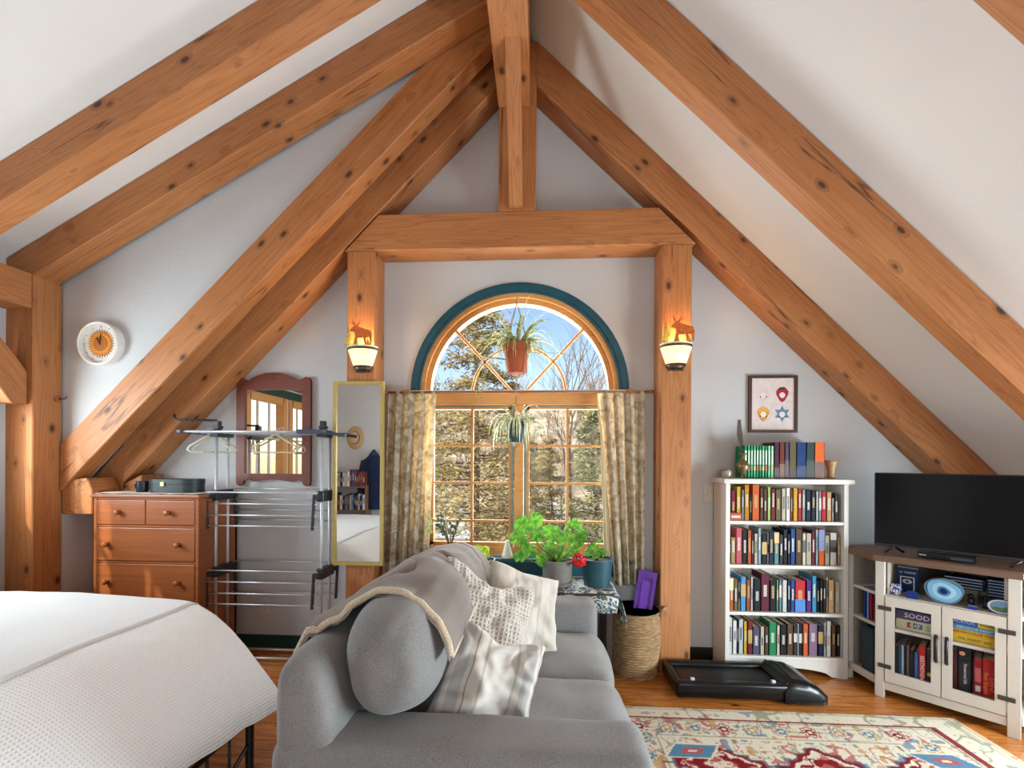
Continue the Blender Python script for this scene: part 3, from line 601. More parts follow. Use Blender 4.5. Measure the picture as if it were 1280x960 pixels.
# ================= mirrors =================
a = onY(299, 470, D); b_ = onY(390, 608, D); cx, cz = (a.x+b_.x)/2, (a.z+b_.z)/2; W, H = abs(b_.x-a.x), abs(a.z-b_.z)
t = thing('wall_mirror', 'mahogany-framed mirror with scalloped crest behind the drying rack', 'mirror', (cx, D-.004, cz))
gx0, gx1 = onY(309, 540, D).x-cx, onY(380, 540, D).x-cx; gz1, gz0 = onY(345, 488, D).z-cz, onY(345, 592, D).z-cz
h, w2 = H/2, W/2
top = [(-w2, h-.05), (-w2+.01, h-.02), (-w2+.04, h-.015), (-w2+.07, h-.035), (-w2+.10, h-.04), (-w2+.13, h-.02), (-.12, h-.002), (-.06, h+.015), (0, h+.018), (.06, h+.015), (.12, h-.002), (w2-.13, h-.02), (w2-.10, h-.04), (w2-.07, h-.035), (w2-.04, h-.015), (w2-.01, h-.02), (w2, h-.05)]
bot = [(w2, -h+.05), (w2-.005, -h+.01), (w2-.03, -h), (w2-.055, -h+.015), (w2-.06, -h+.04), (w2-.10, -h+.055), (w2-.14, -h+.035), (.08, -h+.045), (0, -h+.055), (-.08, -h+.045), (-w2+.14, -h+.035), (-w2+.10, -h+.055), (-w2+.06, -h+.04), (-w2+.055, -h+.015), (-w2+.03, -h), (-w2+.005, -h+.01), (-w2, -h+.05)]
MB().slab(top+bot, [[(gx0, gz0), (gx1, gz0), (gx1, gz1), (gx0, gz1)]], -.028, 0).build('frame', REDWOOD, t)
MB().bb(gx0, gx1, -.014, -.010, gz0, gz1).build('glass', MIRROR, t)
MB().lathe([(.001, 0), (.012, 0), (.010, .004), (.001, .006)], n=14).xf(Matrix.Translation((0, -.028, h-.03)) @ RXm).build('rosette', REDWOOD, t)
a = onY(417, 477, 3.09); b_ = onY(479, 707, 3.09); cx, cz = (a.x+b_.x)/2, (a.z+b_.z)/2; W, H = abs(b_.x-a.x), abs(a.z-b_.z)
t = thing('full_length_mirror', 'tall gold-framed mirror hung on the left window post', 'mirror', (cx, 3.106, cz))
fw = .024
MB().slab([(-W/2, -H/2), (W/2, -H/2), (W/2, H/2), (-W/2, H/2)], [[(-W/2+fw, -H/2+fw), (W/2-fw, -H/2+fw), (W/2-fw, H/2-fw), (-W/2+fw, H/2-fw)]], -.026, 0).build('frame', GOLD, t)
MB().bb(-W/2+fw, W/2-fw, -.015, -.012, -H/2+fw, H/2-fw).build('glass', MIRROR, t)
# ================= sconces =================
SHADE = plain('amber_glass_shade', (250, 226, 176), .5, emit=(255, 222, 160), es=1.1)
RUST = plain('rusted_steel', (214, 110, 48), .5, .3, vary=.3, nscale=20); MOSS = plain('patina_green', (150, 140, 62), .6, vary=.3, nscale=20)
def sconce(x, label):
    t = thing('wall_sconce', label, 'lamp', (x, 3.108, 2.10))
    def half(rt, rb, z0, z1, n=14, th=.004):
        m = MB(); P = []
        for r, z in ((rb, z0), (rt, z1)): P.append([(r*math.cos(PI+PI*k/n), r*math.sin(PI+PI*k/n)*.8, z) for k in range(n+1)])
        m.grid(lambda u, v: tuple(lerp(P[0][round(u*n)][q], P[1][round(u*n)][q], v) for q in range(3)), n, 1); return m
    o = half(.106, .068, .02, .135).build('shade', SHADE, t, True); s = o.modifiers.new('s', 'SOLIDIFY'); s.thickness = .004
    o = half(.112, .108, .133, .148).build('band', BRONZE, t, True); s = o.modifiers.new('s', 'SOLIDIFY'); s.thickness = .005
    o = half(.111, .109, .1485, .160).build('rim', C_((250, 240, 215)), t, True); s = o.modifiers.new('s', 'SOLIDIFY'); s.thickness = .005
    o = half(.072, .045, -.025, .02).build('cup', BRONZE, t, True); s = o.modifiers.new('s', 'SOLIDIFY'); s.thickness = .005
    MB().lathe([(.001, -.027), (.045, -.025), (.045, -.02), (.001, -.02)], n=20).xf(Matrix.Translation((0, -.0, 0)) @ Matrix.Diagonal((1, .5, 1, 1))).xf(Matrix.Translation((0, -.024, 0))).build('bottom_plate', BRONZE, t)
    MB().bb(-.05, .05, -.012, 0, 0, .14, .004).build('back_plate', BRONZE, t)
    MB().ball((0, -.04, .07), .025).build('bulb', plain('warm_bulb', (255, 240, 210), emit=(255, 214, 150), es=6) if False else SHADE, t, True)
    def tree_cut(cx, h, w):
        p = [(cx, h)]
        n = 5
        for k in range(1, n+1): p += [(cx+w*k/n, h*(1-k/n)+.0), (cx+w*k/n*.6, h*(1-k/n)+.0)] if k < n else [(cx+w, 0)]
        return [(a, z+.158) for a, z in p]+[(2*cx-a, z+.158) for a, z in p[:0:-1]]
    for cx_, h_, w_, c_ in ((-.085, .16, .032, MOSS), (-.02, .075, .028, MOSS), (.06, .05, .03, MOSS)):
        y = -.8*math.sqrt(max(0, .11**2-cx_**2)); MB().prism(tree_cut(cx_, h_, w_), y-.001, y+.001, 'Y').build('tree_cutout', c_, t)
    body = [(-.032, 0), (-.024, 0), (-.016, .042), (.028, .046), (.036, 0), (.044, 0), (.046, .045), (.070, .05), (.076, 0), (.085, 0), (.088, .065), (.078, .098), (.04, .108), (.0, .122), (-.03, .118), (-.055, .088), (-.066, .09), (-.062, .108), (-.045, .126), (-.02, .134), (.0, .13), (-.005, .122), (-.028, .10), (-.03, .05)]
    body = [(-.032, 0), (-.024, 0), (-.016, .042), (.028, .046), (.036, 0), (.044, 0), (.046, .045), (.070, .05), (.076, 0), (.085, 0), (.088, .065), (.078, .098), (.04, .108), (.0, .122), (-.02, .134), (-.045, .126), (-.066, .104), (-.066, .09), (-.050, .092), (-.034, .08), (-.032, .05)]
    mo = MB().prism([(a+.008, z+.158) for a, z in body], -.089, -.086, 'Y').build('moose_cutout', RUST, t)
    for q in ([(-.03, .13), (-.055, .15), (-.075, .152)], [(-.03, .13), (-.05, .165), (-.052, .182)], [(-.018, .132), (-.005, .155), (.012, .175)], [(-.018, .132), (.008, .148), (.032, .158)]):
        MB().tube([(a+.008, -.0875, z+.158) for a, z in q], [.005, .004, .0015], 6).build('antler', RUST, mo)
    lp = bpy.data.lights.new('sconce_bulb', 'POINT'); lp.energy = 7; lp.color = (1., .62, .28); lp.shadow_soft_size = .03
    lo = bpy.data.objects.new('sconce_light', lp); COL.objects.link(lo); lo.location = (x, 3.108-.06, 2.255)
    return t
sconce(onY(450, 440, 3.05).x, 'lit amber sconce with moose and tree silhouettes above the tall mirror')
sconce(onY(848, 440, 3.05).x, 'lit amber sconce with moose silhouette on the post right of window')
# ================= drying rack =================
t = thing('drying_rack', 'folding grey and aluminium clothes drying rack with three tiers, before the dresser', 'rack', (-1.85, 3.1, 0))
RM = lambda mb: mb.xf(Matrix.Translation((1.85, -3.1, 0)))
yf, yb = 3.05, 3.17
xL, xR_ = onY(270, 650, yf).x, onY(402, 650, yf).x
ztop = onY(330, 541, yf).z
for x in (xL, xR_):
    for y in (yf, yb): m = MB(); m.tube([(x, y, .02), (x, y, ztop+.01)], .0105, 10); RM(m).build('upright', STEEL, t, True)
    m = MB(); m.bb(x-.03, x+.03, yf-.03, yf+.02, .0, .03, .005); m.bb(x-.03, x+.03, yb-.02, yb+.03, .0, .03, .005); RM(m).build('foot', DARKPL, t)
m = MB(); m.tube([(xL, yf-.0, .03), (xR_, yf, .03)], .008, 8); m.tube([(xL, yb+.02, .03), (xR_, yb+.02, .03)], .008, 8); RM(m).build('base_rod', STEEL, t, True)
for zt, dk in ((onY(340, 621, yf).z, DARKPL), (onY(340, 717, yf).z, C_((52, 46, 42)))):
    for x, sd in ((xL, -1), (xR_, 1)):
        m = MB()
        m.bb(x-.026, x+.026, yf-.03, yb+.03, zt-.03, zt+.045, .008)
        m.box((x-.028*sd*0+(-.012 if sd < 0 else -.022), yf-.075, zt-.10), (.018, .02, .25), Matrix.Rotation(.05*sd, 3, 'Y'), .005)
        m.box((x+(.02 if sd < 0 else .028), yb+.06, zt-.10), (.018, .02, .25), Matrix.Rotation(.05*sd, 3, 'Y'), .005)
        m.bb(x-.02, x+.02, yf-.085, yf-.02, zt-.01, zt+.02, .004); m.bb(x-.02, x+.03, yb+.02, yb+.07, zt-.01, zt+.02, .004)
        RM(m).build('bracket', dk, t)
    for k, dz in enumerate((.035, -.045, -.125, -.20)):
        for y in (yf-.075, yb+.06):
            m = MB(); m.tube([(xL-.01, y, zt+dz+(.0 if y < yf else .01)), (xR_+.01, y, zt+dz+(.0 if y < yf else .01))], .0055, 8); RM(m).build('rod', STEEL, t, True)
# top wing lying flat, seen edge-on
m = MB(); x0 = onY(238, 537, yf-.05).x; x1 = xR_+.06
for y in (yf-.14, yf-.06, yf+.02, yf+.10, yf+.18): m.tube([(x0, y, ztop), (x1, y, ztop)], .007, 8)
RM(m).build('top_rods', STEEL, t, True)
m = MB(); m.bb(x0-.012, x0+.02, yf-.16, yf+.2, ztop-.012, ztop+.012, .005); m.bb(x1-.16, x1+.03, yf-.165, yf-.12, ztop-.014, ztop+.014, .005)
m.box((x1+.06, yf-.06, ztop-.01), (.16, .03, .022), Matrix.Rotation(.12, 3, 'Y'), .004); RM(m).build('wing_frame', C_((58, 72, 92), .4), t)
for x in (xL, xR_): m = MB(); m.bb(x-.03, x+.035, yf-.03, yb+.02, ztop-.03, ztop+.02, .006); m.bb(x-.015, x+.02, yf-.01, yf+.03, ztop+.02, ztop+.085, .004); m.bb(x-.02, x+.028, yf-.015, yf+.035, ztop+.03, ztop+.05, .004); RM(m).build('top_joint', DARKPL, t)
for xa, xb in ((onY(218, 517, yf).x, xL),):
    m = MB(); m.tube([(xa, yf, ztop+.135), (xa+.0, yf, ztop+.105), (xa+.025, yf, ztop+.095), (xb, yf, ztop+.088)], .008, 8)
    for k in range(7): x = lerp(xa+.05, xb-.02, k/6); m.lathe([(.006, -.006), (.012, -.004), (.012, .004), (.006, .006)], (x, yf, ztop+.09), 8)
    RM(m).build('hanger_arm', DARKPL, t, True)
def hanger(x, y, z, s, mat, lab, rz=0):
    t = thing('clothes_hanger', lab, 'hanger', (x, y, z), rz)
    MB().tube([(0, 0, .0)]+[(.016*math.sin(a), 0, .022+.018*math.cos(a)*-1+.0) for a in [0, .8, 1.6, 2.4, 3.1, 3.9, 4.6]], .0022, 6).build('hook', STEEL, t, True)
    MB().tube([(0, 0, -.01), (s, 0, -.10), (s+.012, 0, -.125), (s-.005, 0, -.14), (-s+.005, 0, -.14), (-s-.012, 0, -.125), (-s, 0, -.10)], .006, 8, True).build('body', mat, t, True)
CRM = C_((206, 194, 160), .4)
for k, (px, rz, mt, lb) in enumerate(((262, .9, C_((230, 228, 220), .4), 'white plastic hanger, outermost on the rack arm'), (267, .75, CRM, 'cream plastic hanger next to the white one on the rack arm'), (345, .1, CRM, 'cream hanger in front of the mahogany mirror, nearest the frame'), (350, .25, C_((150, 140, 96), .4), 'olive hanger just behind the cream one before the mahogany mirror'))):
    p = onY(px, 543, yf); hanger(p.x, yf+(.02*k if k < 2 else .03*k-.07), ztop+.0, .12 if k < 2 else .15, mt, lb, rz)
# ================= curtains =================
def curtain_mat():
    m, nt, b = newmat('printed_linen'); L = nt.links; mp = coords(nt, (1, 1, 1)); out = nt.nodes['Material Output']
    n = N(nt, 'ShaderNodeTexNoise'); n.inputs['Scale'].default_value = 14; n.inputs['Detail'].default_value = 7; n.inputs['Distortion'].default_value = 1.6; L.new(mp.outputs[0], n.inputs[0])
    n2 = N(nt, 'ShaderNodeTexNoise'); n2.inputs['Scale'].default_value = 7; n2.inputs['Detail'].default_value = 3; n2.inputs['Distortion'].default_value = 2.; L.new(mp.outputs[0], n2.inputs[0])
    r = ramp(nt, [(.40, s2l((196, 186, 166))), (.48, s2l((224, 216, 198))), (.6, s2l((238, 232, 218)))]); L.new(n.outputs[0], r.inputs[0])
    r2 = ramp(nt, [(.45, (1, 1, 1)), (.56, s2l((222, 208, 186)))]); L.new(n2.outputs[0], r2.inputs[0])
    mx = N(nt, 'ShaderNodeMix', data_type='RGBA', blend_type='MULTIPLY'); mx.inputs[0].default_value = .45; L.new(r.outputs[0], mx.inputs[6]); L.new(r2.outputs[0], mx.inputs[7])
    b.inputs['Roughness'].default_value = .95; L.new(mx.outputs[2], b.inputs['Base Color'])
    tr = nt.nodes.new('ShaderNodeBsdfTranslucent'); tc = N(nt, 'ShaderNodeMix', data_type='RGBA', blend_type='MULTIPLY'); tc.inputs[0].default_value = 1; L.new(mx.outputs[2], tc.inputs[6]); tc.inputs[7].default_value = (1, .90, .68, 1); L.new(tc.outputs[2], tr.inputs[0])
    ms = nt.nodes.new('ShaderNodeMixShader'); ms.inputs[0].default_value = .6; L.new(b.outputs[0], ms.inputs[1]); L.new(tr.outputs[0], ms.inputs[2]); L.new(ms.outputs[0], out.inputs[0]); return m
CUR = curtain_mat()
yc = 3.21
def curtain(name, label, top, bot, zt, zb, folds, amp, parent=None, seed=0, y=yc, mat=CUR):
    def fn(u, v):
        z = lerp(zt, zb, v); x = lerp(lerp(top[0], top[1], u), lerp(bot[0], bot[1], u), v**.8)
        ph = u*folds*2*PI + .6*nz(u*3+seed, v*1.5); a = amp*(.45+.75*v)
        return (x+.006*nz(v*5, u*9, seed), y+a*math.sin(ph)+.3*a*math.sin(ph*2.3+1+v*2), z)
    o = MB().grid(fn, 110, 34).build(name, mat, parent, True)
    s = o.modifiers.new('s', 'SOLIDIFY'); s.thickness = .002
    if label: tag(o, label, 'curtain')
    return o
xA, xB = onY(486, 500, yc).x, onY(546, 500, yc).x; xC, xDn = onY(478, 740, yc).x, onY(535, 700, yc).x
zt = onY(500, 491, yc).z; zb = .52
curtain('curtain', 'printed linen curtain gathered left of the window beside the gold mirror', (xA, xB), (xC, xDn), zt+.01, zb, 4, .022, seed=1)
xA, xB = onY(746, 500, yc).x, onY(806, 500, yc).x; xC, xDn = onY(768, 740, yc).x, onY(805, 735, yc).x
curtain('curtain', 'printed linen curtain pulled to the window side beside the sconce post', (xA, xB), (xC, xDn), zt+.01, .56, 4, .022, seed=4)
SHEER = fabric('sheer_voile', (236, 226, 196), (226, 214, 180), 400, .2)
curtain('sheer_panel', 'cream sheer panel slipping out beneath the right printed curtain', (onY(748, 500, yc).x, onY(757, 500, yc).x), (onY(757, 700, yc).x, onY(772, 700, yc).x), zt-.02, .70, 2, .010, seed=9, y=3.26, mat=SHEER)
rz = onY(648, 490, yc).z; x0, x1 = onY(484, 490, yc).x, onY(812, 490, yc).x
t = thing('curtain_rod', 'wooden curtain rod on two brackets at the spring of the arch', 'curtain rod', ((x0+x1)/2, yc, rz))
hw = (x1-x0)/2
ROD = plain('honey_rod', (150, 92, 48), .4)
m = MB(); m.tube([(-hw, 0, 0), (hw, 0, 0)], .009, 10); m.build('rod', ROD, t, True)
for s in (-1, 1):
    m = MB(); m.ball((s*(hw+.01), 0, 0), .016, 10, (1.3, 1, 1)); m.build('finial', ROD, t, True)
    m = MB(); m.bb(s*(hw-.135)-.012, s*(hw-.135)+.012, -.015, D-yc-.03, -.02, .02, .004); m.bb(s*(hw-.135)-.016, s*(hw-.135)+.016, D-yc-.045, D-yc-.028, -.10, .03, .003); m.build('bracket', ROD, t)
m = MB(); m.bb(-hw+.17, hw-.17, -.012, .012, .008, .012); m.build('white_top_strip', WHITE, t)  # thin white strip along the top of the rod
# ================= sofa =================
LIN = fabric('grey_linen', (146, 144, 142), (108, 106, 104), 420, .5, .95, .08)
sf = thing('sofa', 'grey linen two-seat sofa with its back toward the bed', 'sofa', (-.25, 2.05, 0))
SM = lambda mb: mb.xf(Matrix.Translation((.25, -2.05, 0)))
def rbox(x0, x1, y0, y1, z0, z1, bev=.04, seg=4, wr=.0, parent=sf, name='arm', mat=LIN, cuts=10, puff=0., f=SM, seed=0.):
    m = MB(); nx, ny, nz_ = (max(2, int((b-a)/.04)) for a, b in ((x0, x1), (y0, y1), (z0, z1)))
    P = {}
    def V(i, j, k):
        key = (i, j, k)
        if key not in P:
            a, b, c = i/nx*2-1, j/ny*2-1, k/nz_*2-1
            p = Vector(((x0+x1)/2+a*(x1-x0)/2, (y0+y1)/2+b*(y1-y0)/2, (z0+z1)/2+c*(z1-z0)/2))
            # pull corners in to a rounded box
            h = Vector(((x1-x0)/2, (y1-y0)/2, (z1-z0)/2)); q = Vector((a*h.x, b*h.y, c*h.z)); inner = Vector((max(-h.x+bev, min(h.x-bev, q.x)), max(-h.y+bev, min(h.y-bev, q.y)), max(-h.z+bev, min(h.z-bev, q.z))))
            d = q-inner
            if d.length > 1e-9: q = inner+d.normalized()*min(bev, d.length if (abs(d.x) > 1e-9)+(abs(d.y) > 1e-9)+(abs(d.z) > 1e-9) < 2 else bev)
            if puff:
                g = ((1-a*a)*(1-b*b) if abs(c) == 1 else (1-b*b)*(1-c*c) if abs(a) == 1 else (1-a*a)*(1-c*c))
                nrm = Vector((a if abs(a) == 1 else 0, b if abs(b) == 1 else 0, c if abs(c) == 1 else 0)).normalized(); q = q+nrm*puff*g
            if wr:
                w = p*6+Vector((seed, seed, 0)); q = q+Vector((noise.noise(w), noise.noise(w+Vector((9, 0, 0))), noise.noise(w+Vector((0, 9, 0)))))*wr
            P[key] = m.b.verts.new(Vector(((x0+x1)/2, (y0+y1)/2, (z0+z1)/2))+q)
        return P[key]
    def face(f_, na, nb):
        for i in range(na):
            for j in range(nb): m.b.faces.new([f_(i, j), f_(i+1, j), f_(i+1, j+1), f_(i, j+1)])
    for k in (0, nz_): face(lambda i, j: V(i, j, k), nx, ny)
    for k in (0, ny): face(lambda i, j: V(i, k, j), nx, nz_)
    for k in (0, nx): face(lambda i, j: V(k, i, j), ny, nz_)
    o = f(m).build(name, mat, parent, True); subsurf(o, 1); return o
rbox(-.80, .345, 1.26, 1.50, .07, .605, .045, name='arm', wr=.004)
rbox(-.80, .365, 2.63, 2.84, .07, .605, .045, name='arm', wr=.004)
rbox(-.78, .35, 1.49, 2.64, .07, .30, .03, name='base')
# back: slanted slab with a soft roll
def back_fn():
    m = MB(); prof_ = [(-.58, .30), (-.60, .60), (-.625, .74), (-.655, .815), (-.69, .845), (-.75, .852), (-.785, .835), (-.795, .78), (-.79, .60), (-.78, .30), (-.77, .08), (-.60, .08)]
    n = len(prof_); ny = 30
    rings = []
    for j in range(ny+1):
        y = lerp(1.27, 2.83, j/ny); e = max(0, 1-min(j, ny-j)/2)*.03
        rings.append([m.b.verts.new((x+(.7+x)*(-e*4)*.5+.006*nz(y*4, z*5), y, z-(e if z > .5 else 0)+.008*nz(y*3, x*5, 4))) for x, z in prof_])
    for A, B in zip(rings, rings[1:]):
        for k in range(n): m.b.faces.new((A[k], A[(k+1) % n], B[(k+1) % n], B[k]))
    m.b.faces.new(rings[0]); m.b.faces.new(rings[-1][::-1])
    o = SM(m).build('back', LIN, sf, True); subsurf(o, 2)
back_fn()
for y0, y1, sd in ((1.505, 2.065, 1), (2.07, 2.63, 5)): rbox(-.60, .365, y0, y1, .29, .455, .055, name='seat_cushion', wr=.010, puff=.028, seed=sd)
def back_cushion(y0, y1, seed, x0=-.60, x1=-.22, z0=.47, z1=.93, tilt=.12):
    m = MB(); cx, cy_, cz = (x0+x1)/2, (y0+y1)/2, (z0+z1)/2; hx, hy, hz = (x1-x0)/2, (y1-y0)/2, (z1-z0)/2
    def fn(u, v):
        a = 2*PI*u; b = PI*(v-.5); e1, e2 = .62, .55
        sg = lambda c, e: math.copysign(abs(c)**e, c)
        x = hx*sg(math.cos(a), .75)*sg(math.cos(b), e2); z = hz*sg(math.sin(a), .75)*sg(math.cos(b), e2); y = hy*sg(math.sin(b), e2)
        r = 1+.05*nz(x*4+seed, y*3, z*4)+.02*nz(x*12, y*9+seed, z*12)
        # puckers near the piping at the ends
        pk = .012*math.sin(a*11+seed+2*nz(a, seed))*max(0, abs(math.sin(b))-.55)*2
        q = Vector((x*(r+pk), y*r, z*(r+pk))); q.rotate(Matrix.Rotation(-tilt, 3, 'Y')); return (q.x+cx, q.y+cy_, q.z+cz)
    o = SM(m.grid(fn, 64, 40, closeu=True)).build('back_cushion', LIN, sf, True); return o
back_cushion(1.345, 2.02, 1, -.64, -.325, .60, .985, .20); back_cushion(2.00, 2.70, 8, -.62, -.28, .47, .90)
for x in (-.74, .28):
    for y in (1.32, 2.78): SM(MB().lathe([(.018, 0), (.026, .07), (.001, .071)], (x, y, 0), 12)).build('foot', C_((60, 42, 30)), sf, True)
# ---- throw over the back ----
THR = fabric('taupe_plush', (140, 128, 120), (112, 102, 95), 500, .3, .9, .15, sheen=.05)
SHERPA = fabric('sherpa_fleece', (214, 196, 172), (178, 160, 138), 160, 1., .98)
tp = [(-.825, .60), (-.825, .74), (-.80, .845), (-.74, .885), (-.66, .935), (-.57, .975), (-.48, .985), (-.39, .965), (-.325, .91), (-.295, .84), (-.285, .79)]
tl = [0]
for a, b_ in zip(tp, tp[1:]): tl.append(tl[-1]+math.dist(a, b_))
def thr(u, v):
    s = u*tl[-1]*(1-.0*v); x = interp(s, list(zip(tl, [q[0] for q in tp]))); z = interp(s, list(zip(tl, [q[1] for q in tp])))
    y = lerp(1.55, 2.72, v)-.16*abs(u-.55)*(1-v)
    f_ = .016*math.sin(v*13+2.2*math.sin(u*3.2)+u*5)*(.3+u)+.045*nz(u*2.2+v*2, v*4.6-u*2)+.012*nz(u*6+v*3, v*7)-.032*max(0, 1-abs(nz(u*2+4, v*3.3+u*2.5))*9)
    dz = -.10*max(0, v-.35)
    nx, nz2 = (-.5 if u < .3 else .4 if u > .7 else 0), 1
    return (x+f_*nx+.004, y, z+.008+dz+f_*.8+.006)
t = thing('throw_blanket', 'taupe plush throw with sherpa edge draped over the sofa back', 'blanket', (-.55, 2.1, .9))
TMx = lambda mb: mb.xf(Matrix.Translation((.55, -2.1, -.9)))
o = TMx(MB().grid(thr, 70, 90)).build('cloth', THR, t, True); s = o.modifiers.new('s', 'SOLIDIFY'); s.thickness = .012; s.offset = 1
m = MB(); m.tube([Vector(thr(k/60, 0))+Vector((0, -.006, .002)) for k in range(0, 61)], .013, 10); m.tube([Vector(thr(1, k/60))+Vector((.004, 0, 0)) for k in range(0, 61)], .010, 8); m.tube([Vector(thr(k/60, 1)) for k in range(61)], .012, 8)
TMx(m).build('fleece_edge', SHERPA, t, True)
m = MB().grid(lambda u, v: tuple(Vector(thr(u, v*.05))+Vector((0, -.03+.0*v, -.012+.012*v))), 60, 3); o = TMx(m).build('turned_hem', THR, t, True)
# ---- cushions ----
def stripe_mat(name, base, cols, sc_=1., mode='stripe'):
    m, nt, b = newmat(name); L = nt.links; tc = nt.nodes.new('ShaderNodeTexCoord'); sx = nt.nodes.new('ShaderNodeSeparateXYZ'); L.new(tc.outputs['Object'], sx.inputs[0])
    if mode == 'stripe':
        mu = N(nt, 'ShaderNodeMath', operation='MULTIPLY_ADD'); mu.inputs[1].default_value = sc_; mu.inputs[2].default_value = 10.; L.new(sx.outputs[0], mu.inputs[0]); f = N(nt, 'ShaderNodeMath', operation='FRACT'); L.new(mu.outputs[0], f.inputs[0])
        r = ramp(nt, cols, 'CONSTANT'); L.new(f.outputs[0], r.inputs[0]); src = r.outputs[0]
        n = N(nt, 'ShaderNodeTexNoise'); n.inputs['Scale'].default_value = 350; L.new(tc.outputs['Object'], n.inputs[0]); hb = n.outputs[0]; st = .4
    else:
        vals = []
        for k in (0, 1):
            mu = N(nt, 'ShaderNodeMath', operation='MULTIPLY'); mu.inputs[1].default_value = 2*PI*52; L.new(sx.outputs[k], mu.inputs[0]); si = N(nt, 'ShaderNodeMath', operation='SINE'); L.new(mu.outputs[0], si.inputs[0]); vals.append(si)
        mx = N(nt, 'ShaderNodeMath', operation='MAXIMUM'); L.new(vals[0].outputs[0], mx.inputs[0]); L.new(vals[1].outputs[0], mx.inputs[1]); r = ramp(nt, [(.0, s2l(cols[0])), (.6, s2l(base))]); L.new(mx.outputs[0], r.inputs[0]); src = r.outputs[0]; hb = mx.outputs[0]; st = .6
    L.new(src, b.inputs['Base Color']); b.inputs['Roughness'].default_value = .95; bump(nt, hb, b, st, .004); return m
IV, GR, GB = s2l((206, 198, 188)), s2l((178, 174, 170)), s2l((180, 170, 158))
ST1 = stripe_mat('ticking_stripe', None, [(0, IV), (.30, GR), (.34, IV), (.42, GR), (.58, IV), (.64, s2l((150, 128, 112))), (.655, IV), (.80, GB), (.84, IV)], 4.)
ST2 = stripe_mat('soft_stripe', None, [(0, s2l((206, 196, 184))), (.4, s2l((188, 178, 168))), (.5, s2l((206, 196, 184))), (.7, s2l((192, 184, 176))), (.75, s2l((206, 196, 184)))], 7.)
WF2 = stripe_mat('waffle_pillow', (206, 196, 184), [(180, 170, 160)], mode='waffle')
def pillow(label, loc, rot, w, h, th, mat, seed, chop=0.):
    n = 44; m = MB()
    def side(sg):
        def fn(u, v):
            a, b = u*2-1, v*2-1
            e = (max(0, 1-a**4)*max(0, 1-b**4))**.42
            pin = 1-.10*(1-abs(b)**1.5)*0; x = a*w/2*(1-.09*(1-b*b)); y = b*h/2*(1-.09*(1-a*a))
            z = sg*th/2*e*(1+.25*nz(a*1.6+seed, b*1.6, sg))+.010*e*nz(a*5+seed, b*5, sg*3)+.010*e*math.sin(6*nz(a*1.2, b*1.2+seed)*2)
            if chop: z *= 1; y -= chop*math.exp(-(a*2.4)**2)*max(0, b)**1.5
            bend = .04*nz(seed, a*1.3, b*1.3)
            return (x, y, z+bend)
        return fn
    m.grid(side(1), n, n); m.grid(side(-1), n, n, flip=True); bmesh.ops.remove_doubles(m.b, verts=m.b.verts, dist=1e-5)
    o = m.build('throw_pillow', mat, None, True); o.location = loc; o.rotation_euler = rot; return tag(o, label, 'pillow')
def face_rot(nrm, up_tilt=0.):
    z = Vector(nrm).normalized(); y = Vector((0, 0, 1)); y = (y-z*y.dot(z)).normalized(); x = y.cross(z); M = Matrix((x, y, z)).transposed()
    return (M @ Matrix.Rotation(up_tilt, 3, 'Z')).to_euler()
pillow('far striped cream pillow leaning in the corner by the window-side arm', onY(652, 764, 2.36), face_rot((.50, -.68, .50), -.42), .44, .46, .15, ST2, 3)
pillow('waffle-weave cream pillow in the middle of three, with a dented top', onY(604, 778, 1.98), face_rot((.50, -.66, .56), -.50), .48, .50, .17, WF2, 11, .07)
pillow('front striped cream pillow nearest the viewer, slumped against the near arm', onY(612, 848, 1.66), face_rot((.30, -.80, .55), -.42), .38, .36, .17, ST1, 21, .04)
# ================= side table =================
TZ = .60
ax, bx = onZ(690, 745, TZ), onZ(783, 740, TZ)
tx0, tx1, ty0, ty1 = -.35, .50, 2.865, 3.20
t = thing('side_table', 'dark side table under a patterned cloth between sofa and window', 'table', ((tx0+tx1)/2, (ty0+ty1)/2, 0))
Mt = lambda mb: mb.xf(Matrix.Translation((-(tx0+tx1)/2, -(ty0+ty1)/2, 0)))
DW = C_((52, 40, 34), .5)
Mt(MB().bb(tx0, tx1, ty0, ty1, TZ-.03, TZ-.004, .004)).build('tabletop', DW, t)
for x in (tx0+.03, tx1-.03):
    for y in (ty0+.03, ty1-.03): Mt(MB().bb(x-.018, x+.018, y-.018, y+.018, 0, TZ-.03)).build('leg', DW, t)
def floral(name):
    m, nt, b = newmat(name); L = nt.links; mp = coords(nt, (1, 1, 1))
    n = N(nt, 'ShaderNodeTexNoise'); n.inputs['Scale'].default_value = 7; n.inputs['Detail'].default_value = 3; n.inputs['Distortion'].default_value = 3.; L.new(mp.outputs[0], n.inputs[0])
    mu = N(nt, 'ShaderNodeMath', operation='MULTIPLY'); mu.inputs[1].default_value = 5.; L.new(n.outputs[0], mu.inputs[0]); f = N(nt, 'ShaderNodeMath', operation='FRACT'); L.new(mu.outputs[0], f.inputs[0])
    r = ramp(nt, [(0, s2l((54, 82, 104))), (.22, s2l((118, 152, 160))), (.36, s2l((206, 212, 202))), (.50, s2l((222, 216, 196))), (.70, s2l((84, 116, 130))), (.8, s2l((168, 150, 104))), (.88, s2l((46, 66, 88)))], 'CONSTANT'); L.new(f.outputs[0], r.inputs[0]); L.new(r.outputs[0], b.inputs['Base Color']); b.inputs['Roughness'].default_value = .9; return m
